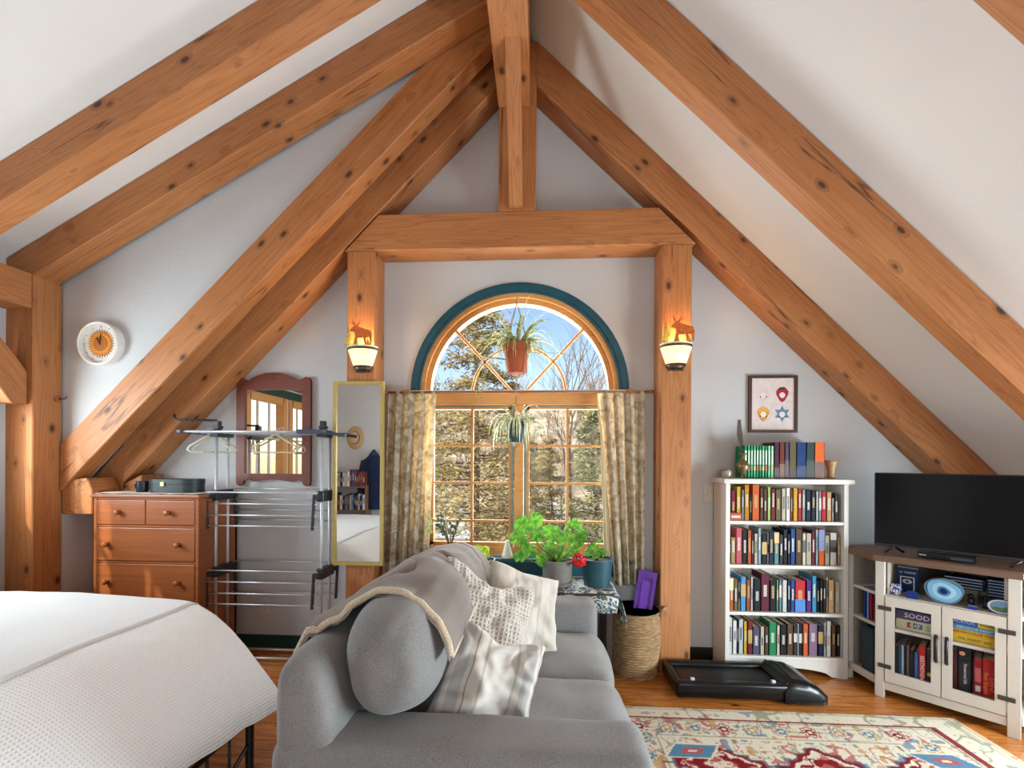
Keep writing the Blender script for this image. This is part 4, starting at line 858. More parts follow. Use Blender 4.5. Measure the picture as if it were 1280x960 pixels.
def tcl(u, v):
    x = lerp(tx0-.22, tx1+.24, u); y = lerp(ty0-.02, ty1+.01, v); z = TZ+.003
    if v < .12: y = ty0-.014; z = TZ+.003-(.12-v)*1.0
    if x > tx1+.012: d = x-tx1-.012; x = tx1+.012+.05*math.sin(d*8)+.012*math.sin(y*40); z = TZ-d*(1.0-.35*v)-.0
    if x < tx0-.012: d = tx0-.012-x; x = tx0-.012-.02*math.sin(y*30)*d*3; z = TZ-d
    return (x, y+.012*math.sin(x*25)*(1 if z < TZ-.01 else 0), z)
o = MB().grid(tcl, 80, 24).build('tablecloth', floral('blue_floral_print'), None, True); s = o.modifiers.new('s', 'SOLIDIFY'); s.thickness = .003; s.offset = 1
tag(o, 'blue and cream floral cloth hanging off the side table by the basket', 'tablecloth')
# ================= plants =================
def leaf_mat(name, a, b_, tr=.35):
    m, nt, b = newmat(name); L = nt.links; out = nt.nodes['Material Output']; mp = coords(nt, (1, 1, 1)); n = N(nt, 'ShaderNodeTexNoise'); n.inputs['Scale'].default_value = 30; L.new(mp.outputs[0], n.inputs[0])
    r = ramp(nt, [(.35, s2l(a)), (.65, s2l(b_))]); L.new(n.outputs[0], r.inputs[0]); L.new(r.outputs[0], b.inputs['Base Color']); b.inputs['Roughness'].default_value = .45
    t_ = nt.nodes.new('ShaderNodeBsdfTranslucent'); L.new(r.outputs[0], t_.inputs[0]); ms = nt.nodes.new('ShaderNodeMixShader'); ms.inputs[0].default_value = tr; L.new(b.outputs[0], ms.inputs[1]); L.new(t_.outputs[0], ms.inputs[2]); L.new(ms.outputs[0], out.inputs[0]); return m
GERL = leaf_mat('geranium_leaf', (66, 134, 38), (128, 186, 66), .5); JADE = leaf_mat('jade_leaf', (84, 104, 78), (146, 160, 120), .3); LIME = leaf_mat('lime_leaf', (150, 190, 40), (206, 226, 90), .45); SPID = leaf_mat('spider_leaf', (112, 128, 70), (196, 200, 140), .3); SPD2 = leaf_mat('pale_spider_leaf', (170, 180, 130), (228, 228, 196), .3)
SOIL = C_((58, 42, 32), .95)
def pot(t, rt, rb, h, mat, rim=True, saucer=False):
    pr = [(.001, 0), (rb, 0), (rt, h)]+([(rt+.004, h), (rt+.004, h+.008), (rt-.004, h+.008)] if rim else [(rt-.004, h)])+[(rt-.006, h-.012), (.001, h-.014)]
    MB().lathe(pr, n=28).build('pot', mat, t, 'auto')
    MB().lathe([(.001, h-.013), (rt-.006, h-.013), (rt-.007, h-.010), (.001, h-.008)], n=20).build('soil', SOIL, t)
    if saucer: MB().lathe([(.001, 0), (rb+.004, 0), (rb+.014, .028), (rb+.010, .028), (rb+.002, .004)], n=28).build('saucer', mat, t, 'auto')
def blade(m, p0, d, L, w, droop, n=9, roll=None):
    p = Vector(p0); d = Vector(d).normalized(); side = Vector((-d.y, d.x, 0)); side = side.normalized() if side.length > .01 else Vector((1, 0, 0)); side.rotate(Matrix.Rotation(random.uniform(-1.3, 1.3) if roll is None else roll, 3, d))
    A = []
    for k in range(n+1):
        t = k/n; ww = w*math.sin(PI*min(1, .12+t*.88))**.6*(1-t*.55)
        if k == n: ww = .0006
        A.append((m.b.verts.new(p-side*ww), m.b.verts.new(p+Vector((0, 0, -ww*.3))), m.b.verts.new(p+side*ww)))
        p = p+d*L/n; d = (d+Vector((0, 0, -droop/n*(1+t)))).normalized()
    for a, b in zip(A, A[1:]):
        m.b.faces.new((a[0], a[1], b[1], b[0])); m.b.faces.new((a[1], a[2], b[2], b[1]))
def round_leaf(m, c, nrm, r, seed=0, lobes=7):
    z = Vector(nrm).normalized(); x = z.orthogonal().normalized(); x.rotate(Matrix.Rotation(seed*1.7, 3, z)); y = z.cross(x); C = m.b.verts.new(Vector(c)); n = 28; ring = []; mid = []
    for k in range(n):
        a = 2*PI*k/n; rr = r*(1+.07*math.cos(lobes*a))*(1-.45*math.exp(-((a-PI)/.28)**2))
        mid.append(m.b.verts.new(Vector(c)+(x*math.cos(a)+y*math.sin(a))*rr*.55+z*(.06*r+.03*r*math.cos(lobes*a))))
        ring.append(m.b.verts.new(Vector(c)+(x*math.cos(a)+y*math.sin(a))*rr+z*(-.10*r+.10*r*math.cos(lobes*a+1)+.1*r*math.sin(2*a))))
    for k in range(n):
        j = (k+1) % n; m.b.faces.new((C, mid[k], mid[j])); m.b.faces.new((mid[k], ring[k], ring[j], mid[j]))
def pot_at(px, py, z): return onZ(px, py, z)
# geranium
g = onZ(697, 735, TZ+.006); g = Vector((g.x, g.y+.085, TZ+.007))
t = thing('potted_geranium', 'red-flowered geranium in a grey pot with saucer on the cloth', 'plant', g)
Rg = (onY(716, 700, g.y).x-onY(677, 700, g.y).x)/2
pot(t, Rg, Rg*.86, .165, plain('grey_plastic_pot', (112, 106, 102), .55), True, True)
rnd = random.Random(3)
targets = [(655, 655, .050), (668, 650, .045), (648, 672, .05), (672, 668, .042), (690, 664, .045), (700, 672, .04), (662, 688, .045), (685, 684, .04), (706, 668, .038), (713, 656, .025), (690, 700, .045), (705, 705, .040), (697, 690, .042), (720, 676, .045), (716, 690, .035), (678, 700, .035), (710, 718, .03), (650, 695, .035), (728, 668, .03)]
st = MB(); root0 = Vector((0, 0, .15))
for i, (px, py, r) in enumerate(targets):
    p = onY(px, py, g.y-.06+.16*rnd.random())-g
    if i in (0, 5, 10, 13):
        pass
    q = root0.lerp(p, .55)+Vector((0, 0, -.03)); st.tube([root0+Vector((rnd.uniform(-.02, .02), rnd.uniform(-.02, .02), 0)), q, p], [.006, .004, .002], 6)
    m = MB(); round_leaf(m, p, Vector((rnd.uniform(-.5, .5), -.9, .5+rnd.uniform(-.2, .4))), r*1.35, i); m.build('leaf', GERL, t, True)
st.build('stems', C_((96, 110, 60)), t, True)
fl = onY(724, 700, g.y-.1)-g; m = MB()
for k in range(46):
    a, b_ = rnd.uniform(0, 2*PI), math.acos(rnd.uniform(-1, 1)); d = Vector((math.cos(a)*math.sin(b_), math.sin(a)*math.sin(b_), math.cos(b_))); round_leaf(m, fl+d*.042, d+Vector((rnd.uniform(-.5, .5),)*3), .017, k, 5)
m.build('flower_head', plain('geranium_red', (214, 24, 30), .6), t, True)
MB().tube([root0, root0.lerp(fl, .5)+Vector((0, 0, .02)), fl], .003, 6).build('flower_stalk', C_((110, 130, 66)), t, True)
# blue pot
g = onZ(748, 735, TZ+.006); g = Vector((g.x, g.y+.08, TZ+.007)); Rg = (onY(768, 703, g.y).x-onY(729, 703, g.y).x)/2
t = thing('potted_seedling', 'small leafy seedling in a deep teal pot on the cloth corner', 'plant', g)
pot(t, Rg, Rg*.84, .175, plain('teal_plastic_pot', (32, 74, 88), .45))
st = MB()
for i, (px, py, r) in enumerate(((722, 655, .035), (727, 668, .035), (742, 684, .028), (750, 688, .024), (745, 694, .022), (735, 690, .026), (755, 692, .02), (748, 676, .015))):
    p = onY(px, py, g.y+rnd.uniform(-.05, .05))-g; st.tube([(rnd.uniform(-.02, .02), 0, .165), p*.6+Vector((0, 0, .08)), p], [.003, .002, .0015], 5); m = MB(); round_leaf(m, p, (rnd.uniform(-.5, .5), -.7, .6), r*1.3, i); m.build('leaf', GERL, t, True)
st.build('stems', C_((96, 110, 60)), t, True)
# lime plant in grey pot on the table, behind the sofa
gp = onY(603, 715, 3.0); g = Vector((gp.x, 3.0, TZ+.007))
t = thing('potted_succulent', 'lime-green plant in a grey pot behind the sofa back', 'plant', g)
ph = onY(603, 700, 3.0).z-TZ-.007; pot(t, .085, .06, ph, C_((92, 94, 96), .5))
m = MB()
for k in range(34):
    a = rnd.uniform(0, 6.28); r = rnd.uniform(0, .07); round_leaf(m, (r*math.cos(a)-.02, r*math.sin(a), ph+.01+rnd.uniform(0, .09)), (rnd.uniform(-.8, .8), -.6, .6), rnd.uniform(.014, .024), k, 3)
m.build('foliage', LIME, t, True)
# jade plants on the sill behind the curtain edge
for (px, base, lab, n_, mt, sp) in ((531, 690, 'straggly jade plant with pale leaves on the sill by the left curtain', 34, LIME, .07), (560, 690, 'dark-leaved jade cutting on the sill next to the lime plant', 30, JADE, .10)):
    Y = 3.18; p = onY(px, base, Y); g = Vector((p.x, Y, .736 if False else TZ+.007)); g.z = .737; g.y = 3.262; t = thing('jade_plant', lab, 'plant', g); pot(t, .036, .03, .07, C_((150, 96, 66) if px < 540 else (70, 72, 74), .6)); m = MB(); st = MB()
    hh = onY(px, 640, Y).z-g.z
    for b_ in range(6):
        tip = Vector((rnd.uniform(-sp, sp), rnd.uniform(-.04, .03), hh*rnd.uniform(.6, 1.))); st.tube([(0, 0, .06), tip*.5+Vector((0, 0, .05)), tip], [.005, .004, .002], 5)
        for k in range(n_//6*2):
            q = Vector((0, 0, .09)).lerp(tip, rnd.uniform(.45, 1.03)); d = Vector((rnd.uniform(-1, 1), rnd.uniform(-1, .2), rnd.uniform(-.1, 1))).normalized(); m.ball(q+d*.014, .012, 6, (1, .5, .8))
    st.build('stems', C_((120, 96, 66)), t, True); m.build('foliage', mt, t, True)
# small glass vase on the sill, blue saucer
p = onY(634, 693, 3.24); t = thing('glass_cloche', 'small clear cone-shaped glass on the sill in front of the mullion', 'glass', (p.x, 3.25, .737))
MB().lathe([(.045, 0), (.040, .02), (.014, .11), (.012, .125), (.010, .125), (.012, .11), (.037, .022), (.042, .002)], n=20).build('body', plain('frosted_glass', (226, 226, 214), .2), t, True)
# ---- hanging plants ----
def hanging(name, label, px, ytop, yrim, ybot, wrim, Y, potmat, leafm, seed, nb, ang):
    a = onY(px, yrim, Y); b_ = onY(px, ybot, Y); hk = onY(px, ytop, Y); h = a.z-b_.z; R = wrim/2/F_*Y
    t = thing(name, label, 'plant', (a.x, Y, b_.z)); rn = random.Random(seed)
    MB().lathe([(.001, 0), (R*.66, 0), (R*.92, h*.72), (R*1.02, h*.72), (R*1.06, h), (R*.97, h), (R*.9, h*.8), (.001, h*.8)], n=24).build('pot', potmat, t, 'auto')
    m = MB(); rope = []
    for k in range(4):
        an = PI/4+PI/2*k; m.tube([(R*1.02*math.cos(an), R*1.02*math.sin(an), -.01), (R*1.1*math.cos(an), R*1.1*math.sin(an), h), (.006*math.cos(an), .006*math.sin(an), hk.z-b_.z-.05), (0, 0, hk.z-b_.z)], .0028, 5)
        m.tube([(R*.8*math.cos(an), R*.8*math.sin(an), -.005), (0, 0, -.03)], .0028, 5)
    m.tube([(0, 0, -.03), (0, 0, -.10)], [.006, .002], 5)
    m.build('cord_hanger', C_((150, 136, 110), .8), t, True)
    m = MB()
    for k in range(nb):
        an = rn.uniform(0, 6.28); el = rn.uniform(*ang); L = rn.uniform(.18, .42)*(R/.09); blade(m, (.3*R*math.cos(an), .3*R*math.sin(an), h*.85), (math.cos(an), math.sin(an)*.8, el), L, .0085, rn.uniform(1.2, 3.2) if ytop < 400 else rn.uniform(2.4, 5.5))
    for k in range(26):
        an = rn.uniform(3.3, 6.1); blade(m, (.6*R*math.cos(an), .6*R*math.sin(an), h*.95), (math.cos(an)*.8, math.sin(an), 1.1), rn.uniform(.16, .30)*(R/.09), .007, rn.uniform(3.5, 6.5))
    m.build('leaves', leafm, t, True, norm=False)
    return t, hk
t, hk = hanging('hanging_spider_plant', 'long-leaved plant in a terracotta pot hanging in the fanlight', 646, 372, 430, 467, 34, 3.12, plain('terracotta', (170, 84, 48), .8), SPID, 4, 84, (.3, 3.5))
MB().tube([(0, 0, hk.z-t.location.z), (0, .1, hk.z-t.location.z+.03), (0, D-3.12, hk.z-t.location.z+.03)], .003, 6).build('hook', BLACK, t, True)
m = MB(); rn = random.Random(8)
for k in range(5): m.tube([(0, 0, .06), (.05*rn.uniform(-1, 1), -.05, .14), (rn.uniform(.1, .35), -.03, rn.uniform(.12, .22)), (rn.uniform(.3, .45), -.03, rn.uniform(.06, .12))] if k == 0 else [(0, 0, .09), (-.12-.03*k, -.03, .11), (-.2-.02*k, -.03, .02-.03*k), (-.21-.02*k, -.03, -.1-.04*k)], .002, 4)
m.build('runners', SPID, t, True)
t, hk = hanging('hanging_spider_plant', 'pale spider plant in a small teal pot hanging before the mullion', 645, 495, 527, 553, 27, 3.10, plain('dark_teal_pot', (30, 66, 68), .5), SPD2, 14, 60, (.4, 3.))
m = MB(); m.tube([(0, 0, onY(645, 467, 3.1).z-t.location.z), (0, 0, hk.z-t.location.z)], .002, 5); m.build('cord', C_((190, 180, 150)), t)
m = MB()
for k in range(9): an = rn.uniform(2.2, 4.4); blade(m, (-.12+.02*k, -.03, .03), (math.cos(an), -.2, rn.uniform(-.4, .9)), .10, .005, 2.)
m.build('plantlet', SPD2, t, True, norm=False)
# ================= basket =================
bc = onZ(799, 852, 0); bcx, bcy = bc.x, bc.y+.165
t = thing('wicker_basket', 'woven seagrass basket with rope handles beside the sofa', 'basket', (bcx, bcy, 0))
def rope_mat():
    m, nt, b = newmat('seagrass_weave'); L = nt.links; mp = coords(nt, (1, 1, 1)); n = N(nt, 'ShaderNodeTexNoise'); n.inputs['Scale'].default_value = 1.; n.inputs['Detail'].default_value = 4; mp.inputs['Scale'].default_value = (26, 26, 140); L.new(mp.outputs[0], n.inputs[0])
    r = ramp(nt, [(.3, s2l((120, 92, 62))), (.7, s2l((182, 148, 106)))]); L.new(n.outputs[0], r.inputs[0]); L.new(r.outputs[0], b.inputs['Base Color']); b.inputs['Roughness'].default_value = .9; bump(nt, n.outputs[0], b, .8, .01); return m
ROPE = rope_mat(); H = .43; nc = 24; m = MB()
pr = []
for k in range(nc*4+1):
    z = H*k/(nc*4); r0 = .148+.022*math.sin(PI*min(1, z/H*.9))+.006*(z/H); pr.append((r0+.0045*math.cos(2*PI*k/4), z))
inn = [(r-.014, max(z, .01)) for r, z in pr[::-4]]
def bas(u, v):
    i = v*(len(pr)-1); r, z = pr[int(i)]; a = 2*PI*u; tw = .0022*math.sin(a*70+int(i//4)*PI); return ((r+tw)*math.cos(a), (r+tw)*math.sin(a), z)
m.grid(bas, 210, len(pr)-1, closeu=True); m.lathe([(r, z) for r, z in [pr[-1]]+inn]+[(.001, .01)], n=40)
m.build('body', ROPE, t, True)
for s in (-1, 1): MB().tube([(s*.165*math.cos(.25), -.165*math.sin(.25)*1, H-.03), (s*.19, -.045, H+.015), (s*.225, 0, H+.012), (s*.19, .045, H+.015), (s*.165*math.cos(.25), .04, H-.03)], .012, 8).build('handle', ROPE, t, True)
t = thing('purple_tray', 'shiny purple plastic box standing in the seagrass basket', 'box', (bcx+.025, bcy-.0, .19))
PUR = plain('purple_plastic', (92, 40, 150), .25, coat=.5)
R_ = Matrix.Rotation(.16, 4, 'Y') @ Matrix.Rotation(-.06, 4, 'X') @ Matrix.Rotation(-.3, 4, 'Z')
MB().slab([(-.062, 0), (.062, 0), (.062, .50), (-.062, .50)], [[(-.040, .04), (.040, .04), (.040, .46), (-.040, .46)]], -.03, -.015).xf(R_).build('rim', PUR, t)
MB().bb(-.062, .062, -.016, .03, 0, .50, .008).xf(R_).build('body', PUR, t)
MB().bb(-.03, .03, -.022, -.014, .07, .43, .003).xf(R_).build('inset_panel', plain('lilac_panel', (116, 62, 176), .2), t)
# ================= treadmill =================
t = thing('walking_pad', 'flat black under-desk treadmill lying on the floor before the bookcase', 'treadmill', (1.3, 2.88, 0))
Mp = lambda mb: mb.xf(Matrix.Translation((-1.3, -2.88, 0)))
GLB = plain('gloss_black', (10, 10, 12), .3, coat=.12, spec=.35); BELT = plain('rubber_belt', (26, 26, 28), .45)
m = MB(); m.bb(.855, 1.56, 2.725, 2.785, .02, .115, .018, 3); Mp(m).build('side_rail', GLB, t, 'auto')
m = MB(); m.bb(.865, 1.56, 3.0, 3.06, .02, .115, .018, 3); Mp(m).build('side_rail', GLB, t, 'auto')
m = MB(); m.bb(.85, .90, 2.725, 3.06, .015, .11, .02, 3); Mp(m).build('end_cap', GLB, t, 'auto')
m = MB(); m.bb(.90, 1.56, 2.785, 3.0, .03, .092, .02, 3); Mp(m).build('belt', BELT, t, 'auto')
def hood(u, v):
    x = lerp(1.48, 1.745, u); y = lerp(2.715, 3.06, v); e = min(1, min(v, 1-v)*9)**.5; z = interp(u, [(0, .105), (.12, .135), (.25, .14), (.55, .13), (.8, .10), (1, .05)])
    return (x-.035*(1-e)*u, y, .02+(z-.02)*(.65+.35*e))
m = MB(); m.grid(hood, 24, 24); V = list(m.b.verts)
r = bmesh.ops.extrude_face_region(m.b, geom=list(m.b.faces)); 
for g_ in r['geom']:
    if isinstance(g_, bmesh.types.BMVert): g_.co.z = .012
Mp(m).build('motor_hood', GLB, t, 'auto')
for x in (.955, 1.435): Mp(MB().bb(x-.012, x+.012, 2.758, 2.775, .112, .128, .003)).build('roller_stop', STEEL, t)
m = MB(); m.tube([(1.50, 2.74, .118), (1.555, 2.80, .135), (1.56, 2.95, .142), (1.52, 3.04, .13)], .006, 6); Mp(m).build('trim_strip', plain('gunmetal', (70, 74, 82), .3, .8), t, True)
# ================= bookcase =================
def bookmat():
    m, nt, b = newmat('book_cloth'); L = nt.links; oi = nt.nodes.new('ShaderNodeObjectInfo'); mp = coords(nt, (1, 1, 1), True); n = N(nt, 'ShaderNodeTexNoise'); n.inputs['Scale'].default_value = 60; n.inputs['Detail'].default_value = 3; L.new(mp.outputs[0], n.inputs[0])
    mr = N(nt, 'ShaderNodeMapRange'); mr.inputs['To Min'].default_value = .8; mr.inputs['To Max'].default_value = 1.15; L.new(n.outputs[0], mr.inputs[0]); hs = nt.nodes.new('ShaderNodeHueSaturation'); L.new(oi.outputs['Color'], hs.inputs['Color']); L.new(mr.outputs[0], hs.inputs['Value']); L.new(hs.outputs[0], b.inputs['Base Color']); b.inputs['Roughness'].default_value = .65; b.inputs['Specular IOR Level'].default_value = .25; return m
BOOK = bookmat()
PAGE = plain('page_block', (222, 212, 188), .9)
CN = dict(green=(40, 150, 96), sage=(122, 150, 138), crimson=(132, 30, 46), yellow=(222, 178, 48), grey=(150, 150, 146), gold=(224, 158, 44), orange=(226, 104, 44), brown=(98, 68, 46), lime=(176, 206, 112), red=(196, 36, 44), olive=(116, 104, 66), cream=(220, 210, 182), white=(226, 224, 222), navy=(30, 38, 66), black=(28, 28, 32), silver=(190, 196, 204), tan=(200, 158, 108), dark_green=(44, 62, 48), pink=(204, 92, 100), light_blue=(164, 194, 208), blue=(36, 78, 150), maroon=(108, 30, 54), sky_blue=(84, 154, 208), teal=(96, 142, 146), purple=(84, 40, 124), cyan=(64, 150, 196), violet=(96, 92, 124), mauve=(158, 128, 156), charcoal=(58, 58, 62), slate=(62, 84, 88), mint=(120, 200, 150), jade=(24, 130, 92), plum=(92, 52, 74), rust=(176, 84, 50))
def sh(c, k): return tuple(max(0, min(255, v*k)) for v in c)
BANDS = [(196, 192, 182), (176, 148, 84), (44, 42, 44), (190, 60, 48)]
def book(name, w, h, d, col, loc, rz=0., lean=0., label=None, group=None, marks=True, rnd=random, par=True):
    t = thing(name, label, 'book', loc, rz, group)
    t.rotation_euler = (0, lean, rz)
    c = (*s2l(col), 1); th = min(.0028, w*.2)
    m = MB(); m.bb(-w/2, w/2, 0, th, 0, h); m.bb(-w/2, -w/2+th, 0, d, 0, h); m.bb(w/2-th, w/2, 0, d, 0, h); o = m.build('cover', BOOK, t); o.color = c
    MB().bb(-w/2+th, w/2-th, th, d-.004, .004, h-.004).build('pages', PAGE, t)
    if marks and w > .009:
        lum = sum(col)/3; mc = BANDS[2] if lum > 150 and rnd.random() < .7 else BANDS[rnd.choice((0, 0, 1))]
        m = MB(); k = rnd.random(); z0 = h*rnd.uniform(.30, .45); L_ = h*rnd.uniform(.25, .42)
        if k < .86:
            z = z0
            while z < z0+L_: q = rnd.uniform(.005, .013); m.bb(-w*.20, w*.20, -.0004, .0006, z, z+q*.75); z += q
        else: m.bb(-w/2+.001, w/2-.001, -.0004, .0006, z0, z0+L_)
        rnd.random()
        m.build('spine_title', C_(mc, .5), t)
    return t
BY = 3.08; bx0, bx1 = onY(906.5, 800, BY).x, onY(1060, 800, BY).x
t = thing('bookcase', 'white four-shelf bookcase packed with books under the framed picture', 'bookcase', ((bx0+bx1)/2, 3.185, 0))
Bm = lambda mb: mb.xf(Matrix.Translation((-(bx0+bx1)/2, -3.185, 0)))
zt_ = onY(980, 605, BY).z; ztop_ = onY(980, 599, BY).z
Bm(MB().bb(bx0, bx0+.028, BY, 3.29, 0, zt_)).build('side_panel', WHITE, t); Bm(MB().bb(bx1-.028, bx1, BY, 3.29, 0, zt_)).build('side_panel', WHITE, t)
m = MB(); m.bb(bx0+.02, bx1-.02, 3.278, 3.288, .05, zt_); Bm(m).build('back_panel', C_((214, 208, 196)), t)
m = MB(); m.bb(bx0-.022, bx1+.03, BY-.022, 3.295, zt_, ztop_+.002, .007, 3); Bm(m).build('top', WHITE, t)
shelf_px = [(654.5, 'top'), (709.5, 'second'), (769, 'third'), (824, 'bottom')]
SZ = []
for py, nm in shelf_px:
    z = onY(980, py-2.5, BY).z; SZ.append(z); m = MB(); m.bb(bx0+.028, bx1-.028, BY+.003, 3.278, z-.022, z, .003); Bm(m).build('shelf', WHITE, t)
m = MB(); n_ = 16; w_ = bx1-bx0-.056
pts = [(bx0+.028, 0), (bx0+.05, 0), (bx0+.10, .008)]+[(bx0+.10+(w_-.144)*k/n_, .008+.055*math.sin(PI*k/n_)**.5) for k in range(1, n_)]+[(bx1-.10, .008), (bx1-.05, 0), (bx1-.028, 0), (bx1-.028, SZ[3]-.022), (bx0+.028, SZ[3]-.022)]
m.prism(pts, BY+.004, BY+.02, 'Y'); Bm(m).build('plinth', WHITE, t)
rows = {
 0: (890, 5.33, 540, "sage 110 125 355;crimson 127 160 380;yellow 163 195 365;grey 197 216 385;gold 216 250 352;charcoal 250 268 415;orange 268 318 350;brown 320 345 375;brown 345 368 380;lime 370 394 368;crimson 394 424 380;olive 424 462 385;cream 464 494 378;white 494 522 373;rust 522 542 385;yellow 542 572 375;red 572 600 380;grey 600 626 385;navy 626 662 390;black 662 692 390;silver 692 712 395;grey 712 730 395;red 730 764 398;tan 764 798 400;cream 798 818 440;dark_green 818 842 410"),
 1: (890, 5.33, 540, "black 112 126 690;tan 126 160 703;pink 160 202 640;black 202 238 650;rust 238 264 655;maroon 264 282 680;cream 282 306 678;light_blue 306 330 640;black 332 368 680;white 368 380 670;navy 380 414 668;teal 414 448 668;charcoal 450 476 685;black 476 505 650;navy 505 522 680;blue 524 556 645;brown 558 602 645;cream 602 628 676;cream 628 664 676;maroon 664 690 660;light_blue 690 712 650;orange 712 752 650;cream 752 784 690;white 786 832 672;tan 834 858 700"),
 2: (890, 6., 700, "orange 133 165 135;olive 165 195 145;white 197 214 165;sky_blue 216 256 125;rust 258 290 150;white 290 312 130;black 314 366 140;maroon 368 432 100;black 434 482 150;sage 482 504 150;teal 504 526 150;white 528 564 152;navy 566 590 150;blue 590 624 150;red 624 702 155;purple 708 748 150;cyan 750 786 120;black 786 810 155;black 811 832 155;black 833 856 155;cream 858 872 130;tan 872 918 150;cream 920 962 165"),
 3: (890, 6., 700, "white 124 154 430;white 156 188 455;black 188 200 450;silver 200 236 445;yellow 238 268 460;crimson 270 304 455;violet 306 360 500;cream 362 394 500;brown 396 426 500;green 428 484 465;cream 486 510 490;black 512 562 485;brown 564 610 480;charcoal 612 642 490;white 643 652 480;navy 652 684 475;orange 684 722 480;mauve 726 792 480;navy 796 836 490;silver 840 857 470;white 858 894 460;brown 896 930 490;black 932 970 490")}
snames = {0: 'top shelf', 1: 'second shelf', 2: 'third shelf', 3: 'bottom shelf'}
used_labels = {}
ORD = ['first', 'second', 'third', 'fourth', 'fifth', 'sixth', 'seventh', 'eighth', 'ninth', 'tenth', 'eleventh', 'twelfth', 'thirteenth', 'fourteenth', 'fifteenth', 'sixteenth', 'seventeenth', 'eighteenth', 'nineteenth', 'twentieth', 'twenty-first', 'twenty-second', 'twenty-third', 'twenty-fourth', 'twenty-fifth', 'twenty-sixth', 'twenty-seventh', 'twenty-eighth']
rb = random.Random(11)
def book_label(names, i, where):
    c = names[i].replace('_', ' '); L_ = names[i-1].replace('_', ' ') if i else None; R = names[i+1].replace('_', ' ') if i < len(names)-1 else None
    if L_ and R: s = '%s book on the %s between a %s and a %s book' % (c, where, L_, R)
    else: s = '%s book at the %s end of the %s' % (c, 'left' if not L_ else 'right', where)
    sig = (names[i], names[i-1] if i else '', names[i+1] if R else '')
    same = [k for k in range(len(names)) if (names[k], names[k-1] if k else '', names[k+1] if k < len(names)-1 else '') == sig]
    if len(same) > 1: s = '%s book, %s from the left on the %s' % (c, ORD[i], where)
    return s
for r, (ox, scl, oy, data) in rows.items():
    L_ = [q.split() for q in data.split(';')]; names = [q[0] for q in L_]; z0 = SZ[r]+.0015
    lim = bx1-.030
    for i, q in enumerate(L_):
        c, a, b_, yt = q[0], float(q[1]), float(q[2]), float(q[3])
        px0, px1, py = ox+a/scl, ox+b_/scl, oy+yt/scl; Y = BY+.022+rb.uniform(0, .012)
        x0, x1 = max(onY(px0, py, Y).x, bx0+.030), min(onY(px1, py, Y).x, lim); w = max(.006, x1-x0-.0016); h = onY(px0, py, Y).z-z0
        h = min(h, (SZ[r-1]-.024 if r else zt_)-z0-.008)
        if r == 0 and i in (0, 1): h *= .96
        bk = book('book', w, h, rb.uniform(.125, .155), sh(CN[c], rb.uniform(.76, .94)), ((x0+x1)/2, Y, z0), 0, 0, book_label(names, i, snames[r]), 'books on the %s of the white bookcase' % snames[r], True, rb)
        if r == 2 and names[i] == 'red': MB().bb(-w/2+.0003, w/2-.0003, -.0005, .0006, .002, h*.40).build('blue_panel', C_((50, 120, 190), .5), bk)
        if r == 2 and i == 0: MB().bb(-w/2+.0003, w/2-.0003, -.0005, .0006, h*.62, h-.002).build('cream_panel', C_((226, 210, 170), .5), bk)
        if r == 1 and names[i] == 'teal': MB().bb(-w/2+.0003, w/2-.0003, -.0005, .0006, h*.66, h-.002).build('tan_panel', C_((214, 170, 110), .5), bk)
        if r == 1 and names[i] == 'orange': MB().bb(-w/2+.0003, w/2-.0003, -.0005, .0006, h*.42, h-.002).build('blue_panel', C_((96, 120, 170), .5), bk)
# lying pinkish book in front on the top shelf
p = onY(890+155/5.33, 540+575/5.33, BY+.02)
t = thing('book', 'small pinkish book lying flat at the left of the top shelf', 'book', (p.x, BY+.008, SZ[0]+.002), 0)
o = MB().bb(-.036, .036, 0, .012, 0, .052, .002).build('cover', BOOK, t); o.color = (*s2l((178, 84, 74)), 1); MB().bb(-.030, .030, -.0005, .001, .018, .034).build('spine_title', C_((226, 190, 160), .5), t)
# books on top of the case
zt2 = ztop_+.0045
tops = [('jade', 214, 236), ('green', 237, 256), ('green', 257, 275), ('mint', 276, 294), ('green', 295, 313), ('green', 314, 332), ('mint', 333, 351), ('green', 352, 371), ('mint', 372, 391), ('mint', 392, 414)]
nm = [q[0] for q in tops]
for i, (c, a, b_) in enumerate(tops):
    Y = BY+.03; p0, p1 = onY(890+a/5.33, 580, Y), onY(890+b_/5.33, 580, Y); w = p1.x-p0.x-.0012; h = onY(940, 540+92/5.33, Y).z-zt2
    bk = book('book', w, h, .13, sh(CN[c], rb.uniform(.85, 1.1)), ((p0.x+p1.x)/2, Y, zt2), 0, 0, 'thin green paperback on top of the bookcase, %s from the bronze vase' % ORD[i], 'green paperbacks on top of the bookcase', False)
    m = MB(); m.bb(-w*.3, w*.3, -.0005, .0006, h*.42, h*.86); m.build('spine_title', C_((190, 226, 200), .5), bk); MB().bb(-w*.35, w*.35, -.0005, .0006, h*.24, h*.38).build('spine_picture', C_(((214, 190, 120), (190, 90, 90), (120, 160, 90))[i % 3], .5), bk)
hard = [('plum', 415, 449, 'plum'), ('rust', 450, 484, 'reddish-brown'), ('violet', 485, 514, 'violet-brown'), ('olive', 515, 563, 'olive'), ('blue', 564, 628, 'deep blue'), ('slate', 629, 683, 'slate green'), ('orange', 684, 750, 'orange')]
LOWER = [(80, 60, 66), (120, 86, 70), (90, 70, 76), (66, 50, 44), (24, 50, 100), (50, 60, 54), (110, 80, 66)]
